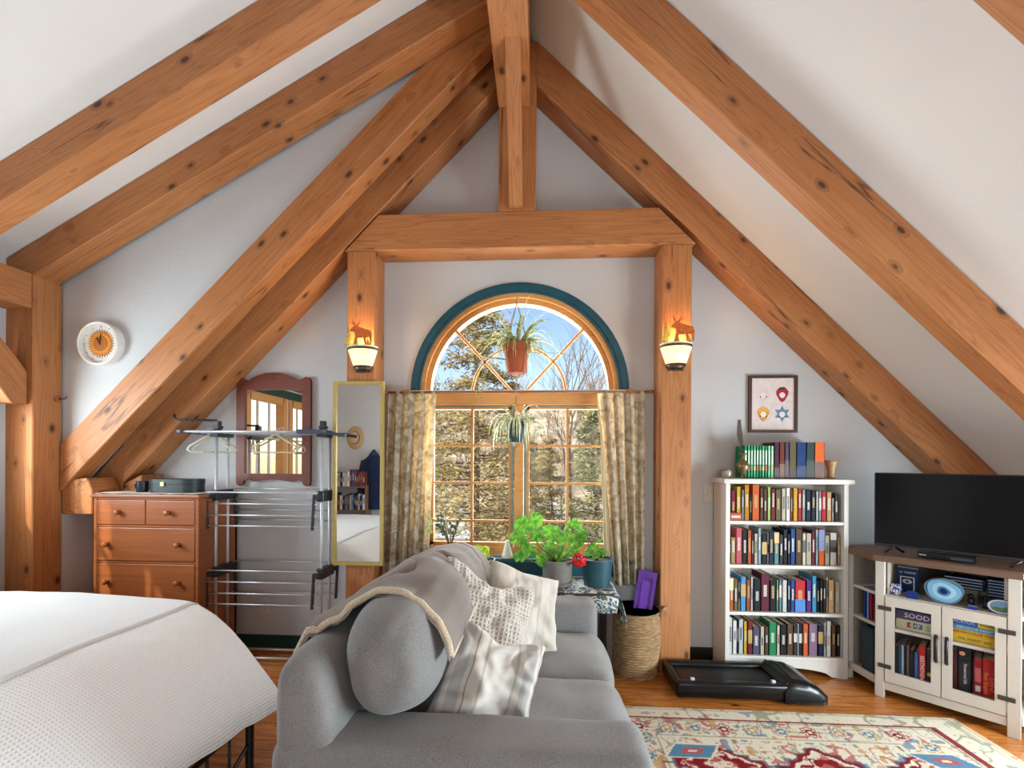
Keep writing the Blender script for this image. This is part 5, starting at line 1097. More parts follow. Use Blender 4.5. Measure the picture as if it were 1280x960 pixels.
for i, (c, a, b_, nmm) in enumerate(hard):
    Y = BY+.024; p0, p1 = onY(890+a/5.33, 580, Y), onY(890+b_/5.33, 580, Y); w = p1.x-p0.x-.0012; h = onY(940, 540+68/5.33, Y).z-zt2
    bk = book('book', w, h, .16, sh(CN[c], (.8, .65, .75, .85, .75, .8, 1.)[i]), ((p0.x+p1.x)/2, Y, zt2), 0, 0, 'thick %s hardback standing on top of the bookcase' % nmm, 'hardbacks on top of the bookcase', False)
    MB().bb(-w/2+.0003, w/2-.0003, -.0005, .0006, .002, h*(.3, .4, .5, .28, .35, .5, .46)[i]).build('spine_picture', C_(LOWER[i], .5), bk)
p = onY(909, 594, BY+.06); t = thing('candle_jar', 'small glass jar with dark lid at the left end of the bookcase top', 'jar', (p.x, BY+.07, zt2))
MB().lathe([(.001, 0), (.030, 0), (.032, .005), (.032, .045), (.028, .048), (.028, .052), (.001, .052)], n=20).build('body', plain('greyish_glass', (156, 146, 132), .2), t, 'auto'); MB().lathe([(.001, .052), (.030, .052), (.030, .058), (.001, .06)], n=20).build('lid', C_((66, 60, 56), .4), t)
p = onY(928, 594, BY+.05); t = thing('bronze_vase', 'bronze vase with narrow neck holding a dried fern on the bookcase', 'vase', (p.x, BY+.045, zt2))
MB().lathe([(.001, 0), (.020, 0), (.020, .004), (.012, .012), (.010, .022), (.028, .045), (.040, .075), (.040, .095), (.026, .115), (.014, .128), (.013, .15), (.026, .165), (.030, .170), (.026, .171), (.011, .155), (.001, .15)], n=24).build('body', plain('aged_bronze', (134, 112, 78), .35, .7, vary=.25, nscale=30), t, True)
t2 = thing('fern_frond', 'dried brown fern frond standing upright in the bronze vase', 'fern', (p.x, BY+.045, zt2+.155))
hh = onY(922, 526, BY+.045).z-zt2-.155; m = MB(); P = [Vector((-.012*math.sin(k/20*2.4)-.018*k/20, 0, hh*k/20)) for k in range(21)]; m.tube(P, .0018, 5); m.build('stem', C_((70, 50, 36)), t2)
m = MB()
for k in range(4, 21):
    for s in (-1, 1): blade(m, P[k], (s*.9, -.1, .35), .027*(1.15-abs(k-11)/16), .0065, -1.2, 4, PI/2)
m.build('leaflets', C_((64, 46, 36)), t2)
p = onY(1039, 594, BY+.06); t = thing('horn_vase', 'pale fluted horn-shaped vase at the right end of the bookcase top', 'vase', (p.x, BY+.06, zt2))
MB().lathe([(.001, 0), (.026, 0), (.022, .02), (.024, .06), (.034, .10), (.046, .125), (.042, .125), (.03, .1), (.02, .06), (.001, .02)], n=9).build('body', plain('horn', (176, 146, 104), .35, vary=.3, nscale=20), t, True)
# ================= framed picture =================
a, b_ = onY(935, 470, D), onY(995, 541, D); cx, cz, W, H = (a.x+b_.x)/2, (a.z+b_.z)/2, b_.x-a.x, a.z-b_.z
t = thing('framed_picture', 'dark-framed print of four small motifs above the white bookcase', 'picture', (cx, D, cz)); f = .019
MB().slab([(-W/2, -H/2), (W/2, -H/2), (W/2, H/2), (-W/2, H/2)], [[(-W/2+f, -H/2+f), (W/2-f, -H/2+f), (W/2-f, H/2-f), (-W/2+f, H/2-f)]], -.022, 0).build('frame', C_((78, 54, 44), .4), t)
MB().bb(-W/2+f, W/2-f, -.010, -.004, -H/2+f, H/2-f).build('paper', C_((226, 214, 212), .8), t)
def motif(pts, cx, cz, s, col, nm, y=-.0112): return MB().prism([(cx+x*s, cz+z*s) for x, z in pts], y, -.0098, 'Y').build(nm, C_(col, .8), t)
sx_, sz_ = W/59., H/71.
strawb = [(0, -1.1), (-.35, -.85), (-.75, -.1), (-.85, .4), (-.6, .75), (-.2, .85), (.2, .85), (.6, .75), (.85, .4), (.75, -.1), (.35, -.85)]
circ = [(math.cos(2*PI*k/20), math.sin(2*PI*k/20)) for k in range(20)]
hexs = [((1.15 if k % 2 == 0 else .62)*math.sin(PI*k/6), (1.15 if k % 2 == 0 else .62)*math.cos(PI*k/6)) for k in range(12)]
dx, dz = 11.5*sx_, 12*sz_
for px, pz, shp, col, s in ((-1, 1, [((1.2 if k % 2 else .8)*math.sin(PI*k/5), (1.2 if k % 2 else .8)*math.cos(PI*k/5)) for k in range(10)], (226, 208, 210), 8.5), (1, 1, strawb, (176, 34, 48), 9), (-1, -1, strawb, (222, 150, 44), 8.8), (1, -1, hexs, (104, 136, 172), 9)):
    motif(shp, px*dx, pz*dz, s*sx_, col, 'motif'); motif(circ, px*dx, pz*dz-.1*s*sx_, s*.40*sx_, (232, 226, 222), 'motif_centre', -.0118)
    for e in (-1, 1): motif(circ, px*dx+e*.42*s*sx_, pz*dz-.35*s*sx_, s*.11*sx_, (60, 50, 52), 'dot', -.0124)
motif([(-.8, .2), (.8, .2), (.6, .75), (0, 1.0), (-.6, .75)], -dx, -dz+.004, 8.8*sx_, (230, 178, 90), 'acorn_cap', -.0116)
motif([(-.6, .55), (0, .7), (.6, .8), (.2, 1.05), (-.4, .95)], dx, dz+.0, 9*sx_, (70, 56, 44), 'stalk', -.0116)
# ================= corner stand =================
O = Vector((2.14, 2.85, 0)); A45 = -PI/4; es, et = Vector((.7071, -.7071, 0)), Vector((.7071, .7071, 0))
def S(px, py, tt):
    d = ray(px, py); k = (O+et*tt-EYE).dot(et)/d.dot(et); P = EYE+d*k-O; return P.dot(es), P.z
def W_(s, tt, z): return O+es*s+et*tt+Vector((0, 0, z))
t = thing('tv_stand', 'white farmhouse corner cabinet with brown top under the television', 'tv stand', O, A45)
CW = plain('antique_white', (206, 200, 190), .5, vary=.015)
s0, s1 = -.045, .555; q = .177; cor = (.255, .654)
pent = [(s0, 0), (s1, 0), (s1+q, q), cor, (s0-q, q)]
def inset(d): c = (.255, .27); return [(c[0]+(x-c[0])*(1-d), c[1]+(y-c[1])*(1-d)) for x, y in pent]
m = MB().prism([(s0-.01, -.03), (s1+.01, -.03), (s1+q+.03, q-.01), (.255, .675), (s0-q-.03, q-.01)], .843, .884); bmesh.ops.bevel(m.b, geom=list(m.b.edges), offset=.006, segments=2, affect='EDGES'); m.build('top', WALNUT, t)
for x0, x1 in ((s0, 0), (.505, s1)): MB().bb(x0, x1, 0, .05, 0, .842, .003).build('front_leg', CW, t)
for x, y in ((s0-q+.015, q), (s1+q-.015, q)): MB().box((x, y, .421), (.03, .03, .842), PI/4, .002).build('side_leg', CW, t)
MB().box((cor[0], cor[1]-.03, .421), (.03, .03, .842), PI/4).build('side_leg', CW, t)
ins = inset(.06)
for z in (.10, .435, .635): MB().prism([(x, max(y, .022)) for x, y in ins], z-.018, z).build('shelf', CW, t)
for z in (.30,):
    pass
BK = C_((46, 46, 50), .6)
for a, b_ in (((s0-q+.02, q), (cor[0], cor[1]-.02)), ((s1+q-.02, q), (cor[0], cor[1]-.02))):
    d = Vector((b_[0]-a[0], b_[1]-a[1])); L_ = d.length; an = math.atan2(d.y, d.x); MB().box(((a[0]+b_[0])/2, (a[1]+b_[1])/2, .47), (L_, .008, .74), an).build('back_panel', C_((150, 144, 134), .6), t)
# inner partition closing the cabinet from the open side bays
for sg, x in ((-1, .012), (1, .498)): MB().bb(x-.006, x+.006, .05, .34, .10, .842).build('partition', CW, t)
MB().bb(0, .505, .006, .03, .052, .100, .002).build('bottom_rail', CW, t)
for x, y in ((s0-.02, .06), ): 
    for z in (.09, .84): pass
for sg in (-1, 1):
    xa = s0 if sg < 0 else s1; a = Vector((xa-.0, .03)); b_ = Vector((xa+sg*q, q)); d = b_-a; MB().box(((a.x+b_.x)/2, (a.y+b_.y)/2, .09), (d.length, .014, .045), math.atan2(d.y, d.x)).build('side_rail', CW, t)
def door(x0, x1, hs):
    d = None; fw_ = .045
    gx0, gx1, g0, g1 = x0+fw_, x1-fw_+.002, .170, .572
    d = MB().slab([(x0+.002, .107), (x1-.002, .107), (x1-.002, .630), (x0+.002, .630)], [[(gx0, g0), (gx1, g0), (gx1, g1), (gx0, g1)]], -.002, .016).build('door', CW, t)
    MB().bb(gx0-.004, gx1+.004, .006, .008, g0-.004, g1+.004).build('pane', GLASS, d)
    hx = x1-.022 if hs > 0 else x0+.022; P = [(hx, -.004, .305), (hx, -.026, .318), (hx, -.034, .38), (hx, -.026, .442), (hx, -.004, .455)]; MB().tube(P, .0085, 8).build('handle', BLACK, d, True)
    for z in (.20, .555): hh_ = x0 if hs > 0 else x1; MB().bb(hh_-.032, hh_+.032, -.008, -.002, z-.013, z+.013, .004).build('hinge', C_((70, 62, 54), .5, .3), d)
door(0.002, .253, 1); door(.253, .503, -1)
# television
t = thing('television', 'flat black television standing on the brown-topped corner cabinet', 'television', W_(0, .10, 0), A45)
z0, z1 = .925, 1.388; tx0, tx1 = -.067, .70
MB().bb(tx0, tx1, -.006, .03, z0, z1, .006).build('casing', plain('tv_casing', (44, 46, 50), .4), t)
MB().bb(tx0+.007, tx1-.007, -.008, -.005, z0+.014, z1-.007).build('screen', plain('tv_glass', (8, 8, 10), .16, coat=0), t)
MB().bb(tx0+.1, tx1-.1, .03, .06, z0+.04, z1-.15, .01).build('rear_housing', BLACK, t)
for x in (.03, .515+.04):
    for s in (-1, 1): MB().tube([(x, .01, z0+.004), (x+s*.0, .01+s*.005, z0), (x+s*.042, .01+s*.034, .890)], .008, 6).build('foot', BLACK, t, True)
a_, z_ = S(1148, 692, .06); b2, _ = S(1216, 703, .06)
t = thing('disc_player', 'slim black disc player in front of the television on the cabinet', 'disc player', W_((a_+b2)/2+.005, .085, .8855), A45)
wv = (b2-a_)/2+.01
MB().bb(-wv, wv, -.04, .11, .003, .034, .003).build('casing', plain('player_black', (20, 20, 24), .3), t); MB().bb(-wv+.01, -wv+.04, -.0415, -.039, .016, .022).build('logo_strip', C_((190, 194, 200), .3), t); MB().bb(.02, wv-.015, -.0415, -.039, .009, .025).build('display', plain('player_display', (60, 76, 100), .2), t)
# ---- on the open shelf ----
zs = .6355
BLW = None
def pottery(name, a, b_, sc_=60, th=.5):
    m, nt, b = newmat(name); L = nt.links; mp = coords(nt, (1, 1, 1)); n = N(nt, 'ShaderNodeTexNoise'); n.inputs['Scale'].default_value = sc_; n.inputs['Detail'].default_value = 2; n.inputs['Distortion'].default_value = 1.5; L.new(mp.outputs[0], n.inputs[0]); r = ramp(nt, [(th, s2l(a)), (th+.02, s2l(b_))]); L.new(n.outputs[0], r.inputs[0]); L.new(r.outputs[0], b.inputs['Base Color']); b.inputs['Roughness'].default_value = .2; return m
def place(name, label, cat, px, py, tt, z=zs, rz=0): s, _ = S(px, py, tt); return thing(name, label, cat, W_(s, tt, z), A45+rz)
t = place('ginger_jar', 'blue-and-white round ceramic jar at the left of the open shelf', 'jar', 1120, 742, .065)
MB().lathe([(.001, 0), (.018, 0), (.028, .012), (.032, .030), (.028, .046), (.022, .052), (.022, .056), (.026, .058), (.026, .064), (.001, .068)], n=24).build('body', pottery('blue_white_glaze', (40, 60, 130), (222, 224, 230)), t, True)
t = place('picture_book', 'dark blue book standing face-out behind the ginger jar', 'book', 1134, 742, .15, rz=0)
o = MB().bb(-.052, .052, 0, .022, 0, .158, .001).build('cover', BOOK, t); o.color = (*s2l((20, 42, 84)), 1); MB().bb(-.048, .05, .003, .019, .002, .16).build('pages', PAGE, t)
MB().slab([(-.034, .0), (.034, .0), (.034, .105), (-.034, .105)], [[(-.028, .006), (.028, .006), (.028, .099), (-.028, .099)]], -.001, .0005).build('border', C_((200, 206, 206)), t)
MB().lathe([(.001, 0), (.022, 0), (.022, .001)], n=24).xf(Matrix.Translation((0, -.0005, .075)) @ RXm @ Matrix.Diagonal((1, .65, 1, 1))).build('emblem', C_((200, 206, 206)), t); MB().lathe([(.001, 0), (.010, 0), (.010, .002)], n=16).xf(Matrix.Translation((0, -.0005, .075)) @ RXm).build('emblem_centre', C_((60, 90, 120)), t)
text(t, 'LE TIERRIE', .017, (0, -.0012, .130), (PI/2, 0, 0), C_((190, 200, 210)), 'lettering')
t = place('agate_slice', 'small deep-blue agate half in front of the dark blue book', 'stone', 1140, 748, .03)
ov = lambda rx, rz_, n=26, wv=.06, ph=0: [(rx*math.cos(2*PI*k/n)*(1+wv*math.sin(3*2*PI*k/n+ph)), rz_*math.sin(2*PI*k/n)*(1+wv*math.cos(2*2*PI*k/n+ph))) for k in range(n)]
MB().prism([(x, max(0, z+.018)) for x, z in ov(.032, .030)], -.004, .012, 'Y').build('rim', C_((40, 60, 110), .3), t); MB().prism([(x, max(.003, z+.018)) for x, z in ov(.028, .026)], -.006, -.003, 'Y').build('polished_face', C_((22, 52, 130), .1), t)
s_a, za = S(1155, 740, .04); s_b, _ = S(1205, 745, .04); cx_, rx_ = (s_a+s_b)/2, (s_b-s_a)/2
t = thing('geode_slice', 'large pale blue polished geode slice standing on the open shelf', 'stone', W_(cx_, .04, zs), A45)
hz = (S(1180, 726, .04)[1]-zs)/2*1.12
for k, (f_, col, y0_) in enumerate(((1., (138, 150, 146), -.002), (.93, (44, 110, 160), -.007), (.86, (120, 180, 214), -.008), (.60, (160, 206, 228), -.009), (.34, (60, 120, 176), -.010), (.20, (18, 40, 90), -.011))):
    MB().prism([(x, z+hz) for x, z in ov(rx_*f_, hz*f_, 30, .05+.06*k/5, k*.5)], y0_, .022 if k == 0 else y0_+.003, 'Y').build(['rim', 'outer_band', 'pale_band', 'inner_band', 'core_band', 'core'][k], C_(col, .15), t)
def stack(px0, px1, tt, n, colA, lab, z, th, d=.12, stripes=True, nm='book'):
    sa, _ = S(px0, 740, tt); sb, _ = S(px1, 740, tt); w = sb-sa
    for k in range(n):
        t = thing(nm, lab % ['lowest', 'second from below', 'third from below', 'fourth from below', 'fifth from below', 'topmost'][k if k < n-1 else 5], 'book', W_((sa+sb)/2, tt, z+k*th), A45)
        o = MB().bb(-w/2, w/2, 0, d, 0, th-.0012, .001).build('cover', BOOK, t); o.color = (*s2l(colA), 1)
        MB().bb(-w/2+.004, w/2-.012, -.0008, .001, th*.35, th*.62).build('spine_title', C_((176, 200, 214), .4), t)
MB().bb(-.0, .001, 0, .001, 0, .001)
st_ = thing('slotted_rack', 'small pale wooden rack raising the flat navy books at the shelf back', 'rack', W_(S(1206, 740, .19)[0], .19, zs), A45)
MB().bb(-.055, .055, 0, .10, 0, .075, .002).build('body', C_((112, 116, 104), .6), st_)
stack(1180, 1232, .19, 4, (18, 34, 62), 'navy book lying in the left flat pile on the open shelf, %s', zs+.0765, .0165, .10)
stack(1234, 1260, .17, 6, (24, 44, 84), 'navy book lying in the right flat pile on the open shelf, %s', zs+.0762-.018, .0165, .10)
st_ = thing('slotted_rack', 'small dark block beneath the right pile of navy books', 'rack', W_(S(1247, 740, .17)[0], .17, zs), A45); MB().bb(-.028, .028, 0, .1, 0, .0565, .002).build('body', C_((30, 30, 36), .6), st_)
t = place('bird_figurine', 'small black carved bird on the open shelf right of the geode', 'figurine', 1214, 752, .09)
m = MB(); m.ball((0, 0, .03), .020, 12, (.8, .9, 1.4)); m.ball((-.003, 0, .062), .013, 10); m.tube([(-.01, 0, .064), (-.024, 0, .060)], [.005, .001], 6); m.build('body', C_((18, 18, 24), .3), t, True); MB().lathe([(.001, 0), (.018, 0), (.016, .008), (.001, .009)], n=14).build('base', BLACK, t)
t = place('figurine', 'tiny dark figurine beside the oval plate on the open shelf', 'figurine', 1232, 752, .11); MB().lathe([(.001, 0), (.014, 0), (.010, .012), (.012, .03), (.007, .045), (.010, .055), (.006, .066), (.001, .068)], n=14).build('body', C_((20, 20, 26), .3), t, True)
t = place('trinket_box', 'small cobalt blue box at the front of the open shelf', 'box', 1216, 758, .03); MB().bb(-.018, .018, -.006, .02, 0, .016, .002).build('body', C_((34, 56, 150), .25), t); MB().bb(-.019, .019, -.007, .021, .0165, .022, .002).build('lid', C_((120, 136, 190), .25), t)
t = place('oval_plate', 'oval landscape plate standing at the right end of the open shelf', 'plate', 1252, 762, .035)
for k, (f_, col, y0_) in enumerate(((1., (40, 70, 120), 0), (.93, (214, 220, 226), -.003), (.78, (120, 160, 196), -.004))): MB().prism([(x, z+.040) for x, z in ov(.056*f_, .040*f_, 30, 0)], y0_-.003, y0_+.003, 'Y').build(['rim', 'border', 'sky'][k], C_(col, .2), t)
MB().prism([(-.040, .030), (-.020, .038), (0, .034), (.020, .044), (.040, .036), (.038, .022), (0, .012), (-.036, .022)], -.0085, -.006, 'Y').build('painted_hills', C_((88, 128, 84), .3), t)
# ---- behind the doors ----
def flatbox(px, py, tt, w, d, h, z, col, txt, tcol, lab, ts=.03, nm='game_box', extra=None, cat='box'):
    s, _ = S(px, py, tt); t = thing(nm, lab, cat, W_(s, tt, z), A45)
    o = MB().bb(-w/2, w/2, 0, d, 0, h, .001).build('carton', C_(col, .5), t)
    if txt: text(t, txt, ts, (extra or 0, -.0012, h/2), (PI/2, 0, 0), C_(tcol, .5), 'lettering')
    return t
flatbox(1146, 800, .06, .19, .16, .058, .4365, (196, 196, 160), None, None, 'pale green puzzle box with letter tiles on its side, left door, below')
tt_ = bpy.data.objects['game_box']; 
for k, (x, c_) in enumerate(((-.045, (150, 60, 50)), (-.018, (60, 96, 110)), (.005, (60, 96, 110)))): MB().bb(x, x+.02, -.0012, .001, .014, .046).build('letter_tile', C_(c_, .5), tt_)
text(tt_, 'CAT', .026, (-.008, -.0018, .03), (PI/2, 0, 0), C_((226, 222, 200)), 'lettering'); MB().bb(.04, .08, -.0012, .001, .012, .048).build('tile_panel', C_((160, 168, 130), .5), tt_)
flatbox(1146, 780, .06, .19, .16, .052, .4955, (74, 60, 92), 'SOOD', (226, 214, 236), 'purple game box with big pale letters on top of the green one', .040)
# art supplies in the right door
flatbox(1218, 808, .05, .185, .15, .042, .4365, (226, 190, 44), 'OIL PAINT SET', (52, 48, 30), 'yellow oil paint set box, lowest in the right cabinet', .020, 'paint_box')
flatbox(1218, 798, .05, .185, .15, .028, .4795, (232, 180, 36), 'WATERCOLOR PAINT', (60, 52, 28), 'amber watercolour paint box above the oil paint set', .018, 'paint_box')
flatbox(1218, 790, .05, .185, .15, .024, .508, (58, 150, 206), 'GOUACHE PAINT', (222, 236, 240), 'light blue gouache paint box in the right cabinet', .018, 'paint_box')
flatbox(1205, 780, .05, .11, .15, .036, .5325, (34, 96, 180), 'ACRYLIC', (206, 226, 240), 'deep blue acrylic paint box at the top of the right cabinet', .022, 'paint_box')
flatbox(1236, 784, .05, .085, .15, .036, .5325, (214, 196, 50), 'TOUCH', (50, 46, 30), 'yellow box beside the deep blue acrylic box, top right', .020, 'paint_box')
def vbook(px, wpx, hpx_top, tt, col, lab, z=.1015, txt=None, tcol=(230, 226, 220), ts=.02, d=.15):
    s, _ = S(px, 830, tt); s2, _ = S(px+wpx, 830, tt); zz = S(px, hpx_top, tt)[1]; w = s2-s-.0015; h = zz-z
    t = thing('book', lab, 'book', W_((s+s2)/2, tt, z), A45)
    th = .0025; m = MB(); m.bb(-w/2, w/2, 0, th, 0, h); m.bb(-w/2, -w/2+th, 0, d, 0, h); m.bb(w/2-th, w/2, 0, d, 0, h); o = m.build('cover', BOOK, t); o.color = (*s2l(col), 1)
    if w > 2*th+.001: MB().bb(-w/2+th, w/2-th, th, d-.003, .003, h-.004).build('pages', PAGE, t)
    if txt:
        for k, (tx, off) in enumerate(txt): text(t, tx, ts, (off, -.0012, h*.5), (PI/2, PI/2, 0), C_(tcol, .5), 'lettering')
    return t, w, h
vbook(1118, 5, 806, .05, (24, 40, 44), 'dark album at the left end behind the left cabinet door')
vbook(1123, 3.5, 804, .05, (60, 90, 116), 'thin steel-blue album beside the dark one, left cabinet')
vbook(1126.5, 3.5, 806, .05, (170, 190, 214), 'thin pale blue album in the left cabinet')
vbook(1130, 3, 808, .05, (30, 30, 34), 'thin black album right of the pale blue one, left cabinet')
vbook(1133, 3.5, 806, .05, (120, 96, 84), 'thin brown album in the middle of the left cabinet')
vbook(1136.5, 6, 812, .05, (34, 34, 36), 'charcoal album between brown album and blue book, left cabinet')
vbook(1143, 4.5, 815, .05, (64, 110, 180), 'short bright blue book beside the red one, left cabinet')
vbook(1148, 9, 807, .05, (190, 38, 34), 'red book with white lettering BEETHOVEN on its spine', txt=[('BEETHOVEN', 0)], ts=.026, tcol=(240, 230, 226))
tq, w, h = vbook(1158, 8, 811, .05, (56, 40, 40), 'dark brown book with a yellow badge behind the left door'); MB().lathe([(.001, 0), (.012, 0), (.012, .001)], n=16).xf(Matrix.Translation((0, 0, h*.4)) @ RXm).build('badge', C_((216, 160, 50)), tq)
vbook(1190, 7, 812, .05, (80, 30, 32), 'dark maroon book at the left of the right cabinet')
tq, w, h = vbook(1198, 16, 806, .05, (36, 36, 40), 'thick black book with vertical white script, right cabinet', txt=[('Paranormal Life', .002)], ts=.018); MB().lathe([(.001, 0), (.012, 0), (.012, .001)], n=16).xf(Matrix.Translation((-.01, 0, h*.86)) @ RXm).build('badge', C_((206, 140, 110)), tq)
tq, w, h = vbook(1217, 11, 822, .05, (156, 30, 46), 'crimson book with a pale emblem, right cabinet'); MB().bb(-w*.3, w*.3, -.001, .001, h*.30, h*.42).build('emblem', C_((214, 190, 190)), tq); MB().bb(-w*.35, w*.35, -.001, .001, h*.5, h*.8).build('spine_title', C_((196, 90, 96)), tq)
tq, w, h = vbook(1228, 18, 823, .05, (178, 36, 32), 'thick red book with orange lettering at the right of the cabinet', txt=[('Lord of', .010), ('Ruin Empire', -.012)], ts=.024, tcol=(232, 120, 40)); 
# side bay
for k, (s_, col, lab) in enumerate(((-.02, (40, 60, 120), 'dark blue book in the open side bay of the cabinet'), (.0, (120, 150, 210), 'pale blue book in the open side bay of the cabinet'), (.018, (150, 40, 60), 'red book in the open side bay of the cabinet'))):
    P = Vector((2.145, 3.02-.026*k, .438)); book('book', .022, .20, .13, col, P, -PI/2+.0, 0, lab, None, False)
t = thing('storage_box', 'dark teal box low in the open side bay of the cabinet', 'box', (2.14, 2.99, .1015), 0); MB().bb(0, .12, -.05, .05, 0, .26, .003).build('body', C_((40, 58, 70), .6), t); MB().bb(-.003, .123, -.053, .053, .262, .285, .003).build('lid', C_((34, 50, 62), .6), t)
# ================= rug =================
rx0, rx1, ry0, ry1 = .36, 2.362, -.4, 2.645
step = .007; nx, ny = int((rx1-rx0)/step), int((ry1-ry0)/step)
xs = np.linspace(rx0, rx1, nx+1); ys = np.linspace(ry0, ry1, ny+1); X, Y = np.meshgrid(xs, ys, indexing='ij')
cream = np.array(s2l((208, 197, 176))); red = np.array(s2l((122, 26, 34))); blue = np.array(s2l((84, 122, 148))); navy = np.array(s2l((52, 66, 92))); gold = np.array(s2l((178, 140, 84))); sage = np.array(s2l((136, 138, 110))); rose = np.array(s2l((170, 84, 78))); pale = np.array(s2l((188, 190, 186)))
col = np.tile(cream, (nx+1, ny+1, 1)).astype(float)
de = np.minimum(np.minimum(X-rx0, (rx1-X)*.55), np.minimum(Y-ry0, ry1-Y))      # distance in from the edge
rs = np.random.RandomState(4)
def vnoise(sc, seed):
    r = np.random.RandomState(seed); g = r.rand(80, 120); u = (X-rx0)/sc; v = (Y-ry0)/sc; i = np.clip(u.astype(int), 0, 78); j = np.clip(v.astype(int), 0, 118); fu, fv = u-i, v-j; fu = fu*fu*(3-2*fu); fv = fv*fv*(3-2*fv)
    return (g[i, j]*(1-fu)*(1-fv)+g[i+1, j]*fu*(1-fv)+g[i, j+1]*(1-fu)*fv+g[i+1, j+1]*fu*fv)
n1, n2, n3 = vnoise(.055, 1), vnoise(.035, 2), vnoise(.09, 3)
def put(mask, c, a=1.): col[mask] = col[mask]*(1-a)+c*a
# vines and leaves all over the ground
put((abs(n1-.5) < .045), sage, .7); put((abs(n3-.45) < .022), rose, .8); put((n2 > .80), rose, .85); put((n2 < .15), navy, .6); put((n1 > .84), blue, .8); put((n1 < .13), gold, .8)
# outer band paler
ob = de < .105; col[ob] = cream*1.02; put(ob & (abs(n3-.5) < .04), sage, .8); put(ob & (n2 > .86), blue, .7); put(ob & (n1 > .86), sage, .7); put(ob & (n1 < .09), rose, .6); put(de < .02, gold, .4); put((de > .028) & (de < .034), sage, .8)
# red guard stripe
put((de > .105) & (de < .124), red, .95); put((de > .130) & (de < .135), sage, .8)
# main border rosettes
bw = (de > .135) & (de < .27)
def rosette(cx, cy, r, c1, c2, c3):
    d = np.hypot(X-cx, Y-cy); a = np.arctan2(Y-cy, X-cx); rr = r*(1+.16*np.cos(8*a)); put(d < rr, c1); put(d < rr*.80, cream); put(d < rr*.6*(1+.2*np.cos(6*a)), c2); put(d < rr*.25, c3)
put((de > .27) & (de < .276), sage, .9); put((de > .276) & (de < .288), cream, 1); put((de > .288) & (de < .293), navy, .7)
k = 0
for y in np.arange(ry0+.20, ry1-.18, .15):
    for x in (rx0+.20, rx1-.37): rosette(x, y, .044, (rose, blue, gold)[k % 3], (red, sage, blue)[k % 3], cream); k += 1
for x in np.arange(rx0+.20, rx1-.36, .15):
    for y in (ry0+.20, ry1-.202): rosette(x, y, .046, (blue, rose, gold)[k % 3], (gold, red, blue)[k % 3], cream); k += 1
# field medallions
def medal(cx, cy, w, h, c1, c2, c3, jag=.012):
    u, v = abs(X-cx)/w, abs(Y-cy)/h; s = u+v+.10*np.cos(u*14)*np.cos(v*12)+.05*np.floor(v*6)%2*.02
    put(s < 1.06, navy, .8); put(s < 1., c1); put(s < .80, cream); put((s < .76) & (n2 > .6), rose, .9); put(s < .64, c2); put((s < .60) & (abs(n1-.5) < .10), cream, .9); put(s < .34, c3); put((s < .30) & (n2 > .55), cream, .9); put(s < .12, red)
for cy_ in (2.12, 1.45, .78, .1):
    medal(1.38, cy_, .27, .20, red, red, rose); medal(1.38, cy_-.33, .36, .24, red, navy, blue)
    for sx_ in (-1, 1):
        cxx = 1.38+sx_*.50; medal(cxx, cy_+.04, .24, .15, red, red, rose); medal(cxx+sx_*.02, cy_-.26, .26, .15, blue, red, gold)
        ux, uy = abs(X-cxx-sx_*.10), abs(Y-cy_-.13); ux, uy = abs(X-cxx-sx_*.10+(Y-cy_-.13)*.7*sx_), uy; put((ux < .115) & (uy < .060), cream); put((ux < .103) & (uy < .050), blue); put((ux < .05) & (uy < .02), rose); put((ux < .02) & (uy < .01), cream)
col *= (.92+.16*rs.rand(nx+1, ny+1))[..., None]
zz = .009+.0016*rs.rand(nx+1, ny+1)
edge = np.zeros_like(zz, bool); edge[0] = edge[-1] = True; edge[:, 0] = edge[:, -1] = True; zz[edge] = .001
V = np.stack([X-(rx0+rx1)/2, Y-(ry0+ry1)/2, zz], -1).reshape(-1, 3)
idx = np.arange((nx+1)*(ny+1)).reshape(nx+1, ny+1); Fq = np.stack([idx[:-1, :-1], idx[1:, :-1], idx[1:, 1:], idx[:-1, 1:]], -1).reshape(-1, 4)
me = bpy.data.meshes.new('rug'); me.vertices.add(len(V)); me.vertices.foreach_set('co', V.ravel()); me.loops.add(Fq.size); me.loops.foreach_set('vertex_index', Fq.ravel()); me.polygons.add(len(Fq)); me.polygons.foreach_set('loop_start', np.arange(0, Fq.size, 4)); me.polygons.foreach_set('loop_total', np.full(len(Fq), 4)); me.update(calc_edges=True); me.validate()
ca = me.color_attributes.new('pattern', 'FLOAT_COLOR', 'POINT'); ca.data.foreach_set('color', np.concatenate([np.clip(col, 0, 1).reshape(-1, 3), np.ones((len(V), 1))], 1).ravel())
m, nt, b = newmat('wool_pile'); at = nt.nodes.new('ShaderNodeVertexColor'); at.layer_name = 'pattern'; nt.links.new(at.outputs[0], b.inputs['Base Color']); b.inputs['Roughness'].default_value = 1.; b.inputs['Specular IOR Level'].default_value = .1
n = N(nt, 'ShaderNodeTexNoise'); n.inputs['Scale'].default_value = 260; mp = coords(nt); nt.links.new(mp.outputs[0], n.inputs[0]); bump(nt, n.outputs[0], b, .5, .004)
me.materials.append(m); o = bpy.data.objects.new('rug', me); COL.objects.link(o); o.location = ((rx0+rx1)/2, (ry0+ry1)/2, 0)
tag(o, 'cream, red and blue oriental rug on the floor before the sofa', 'rug')
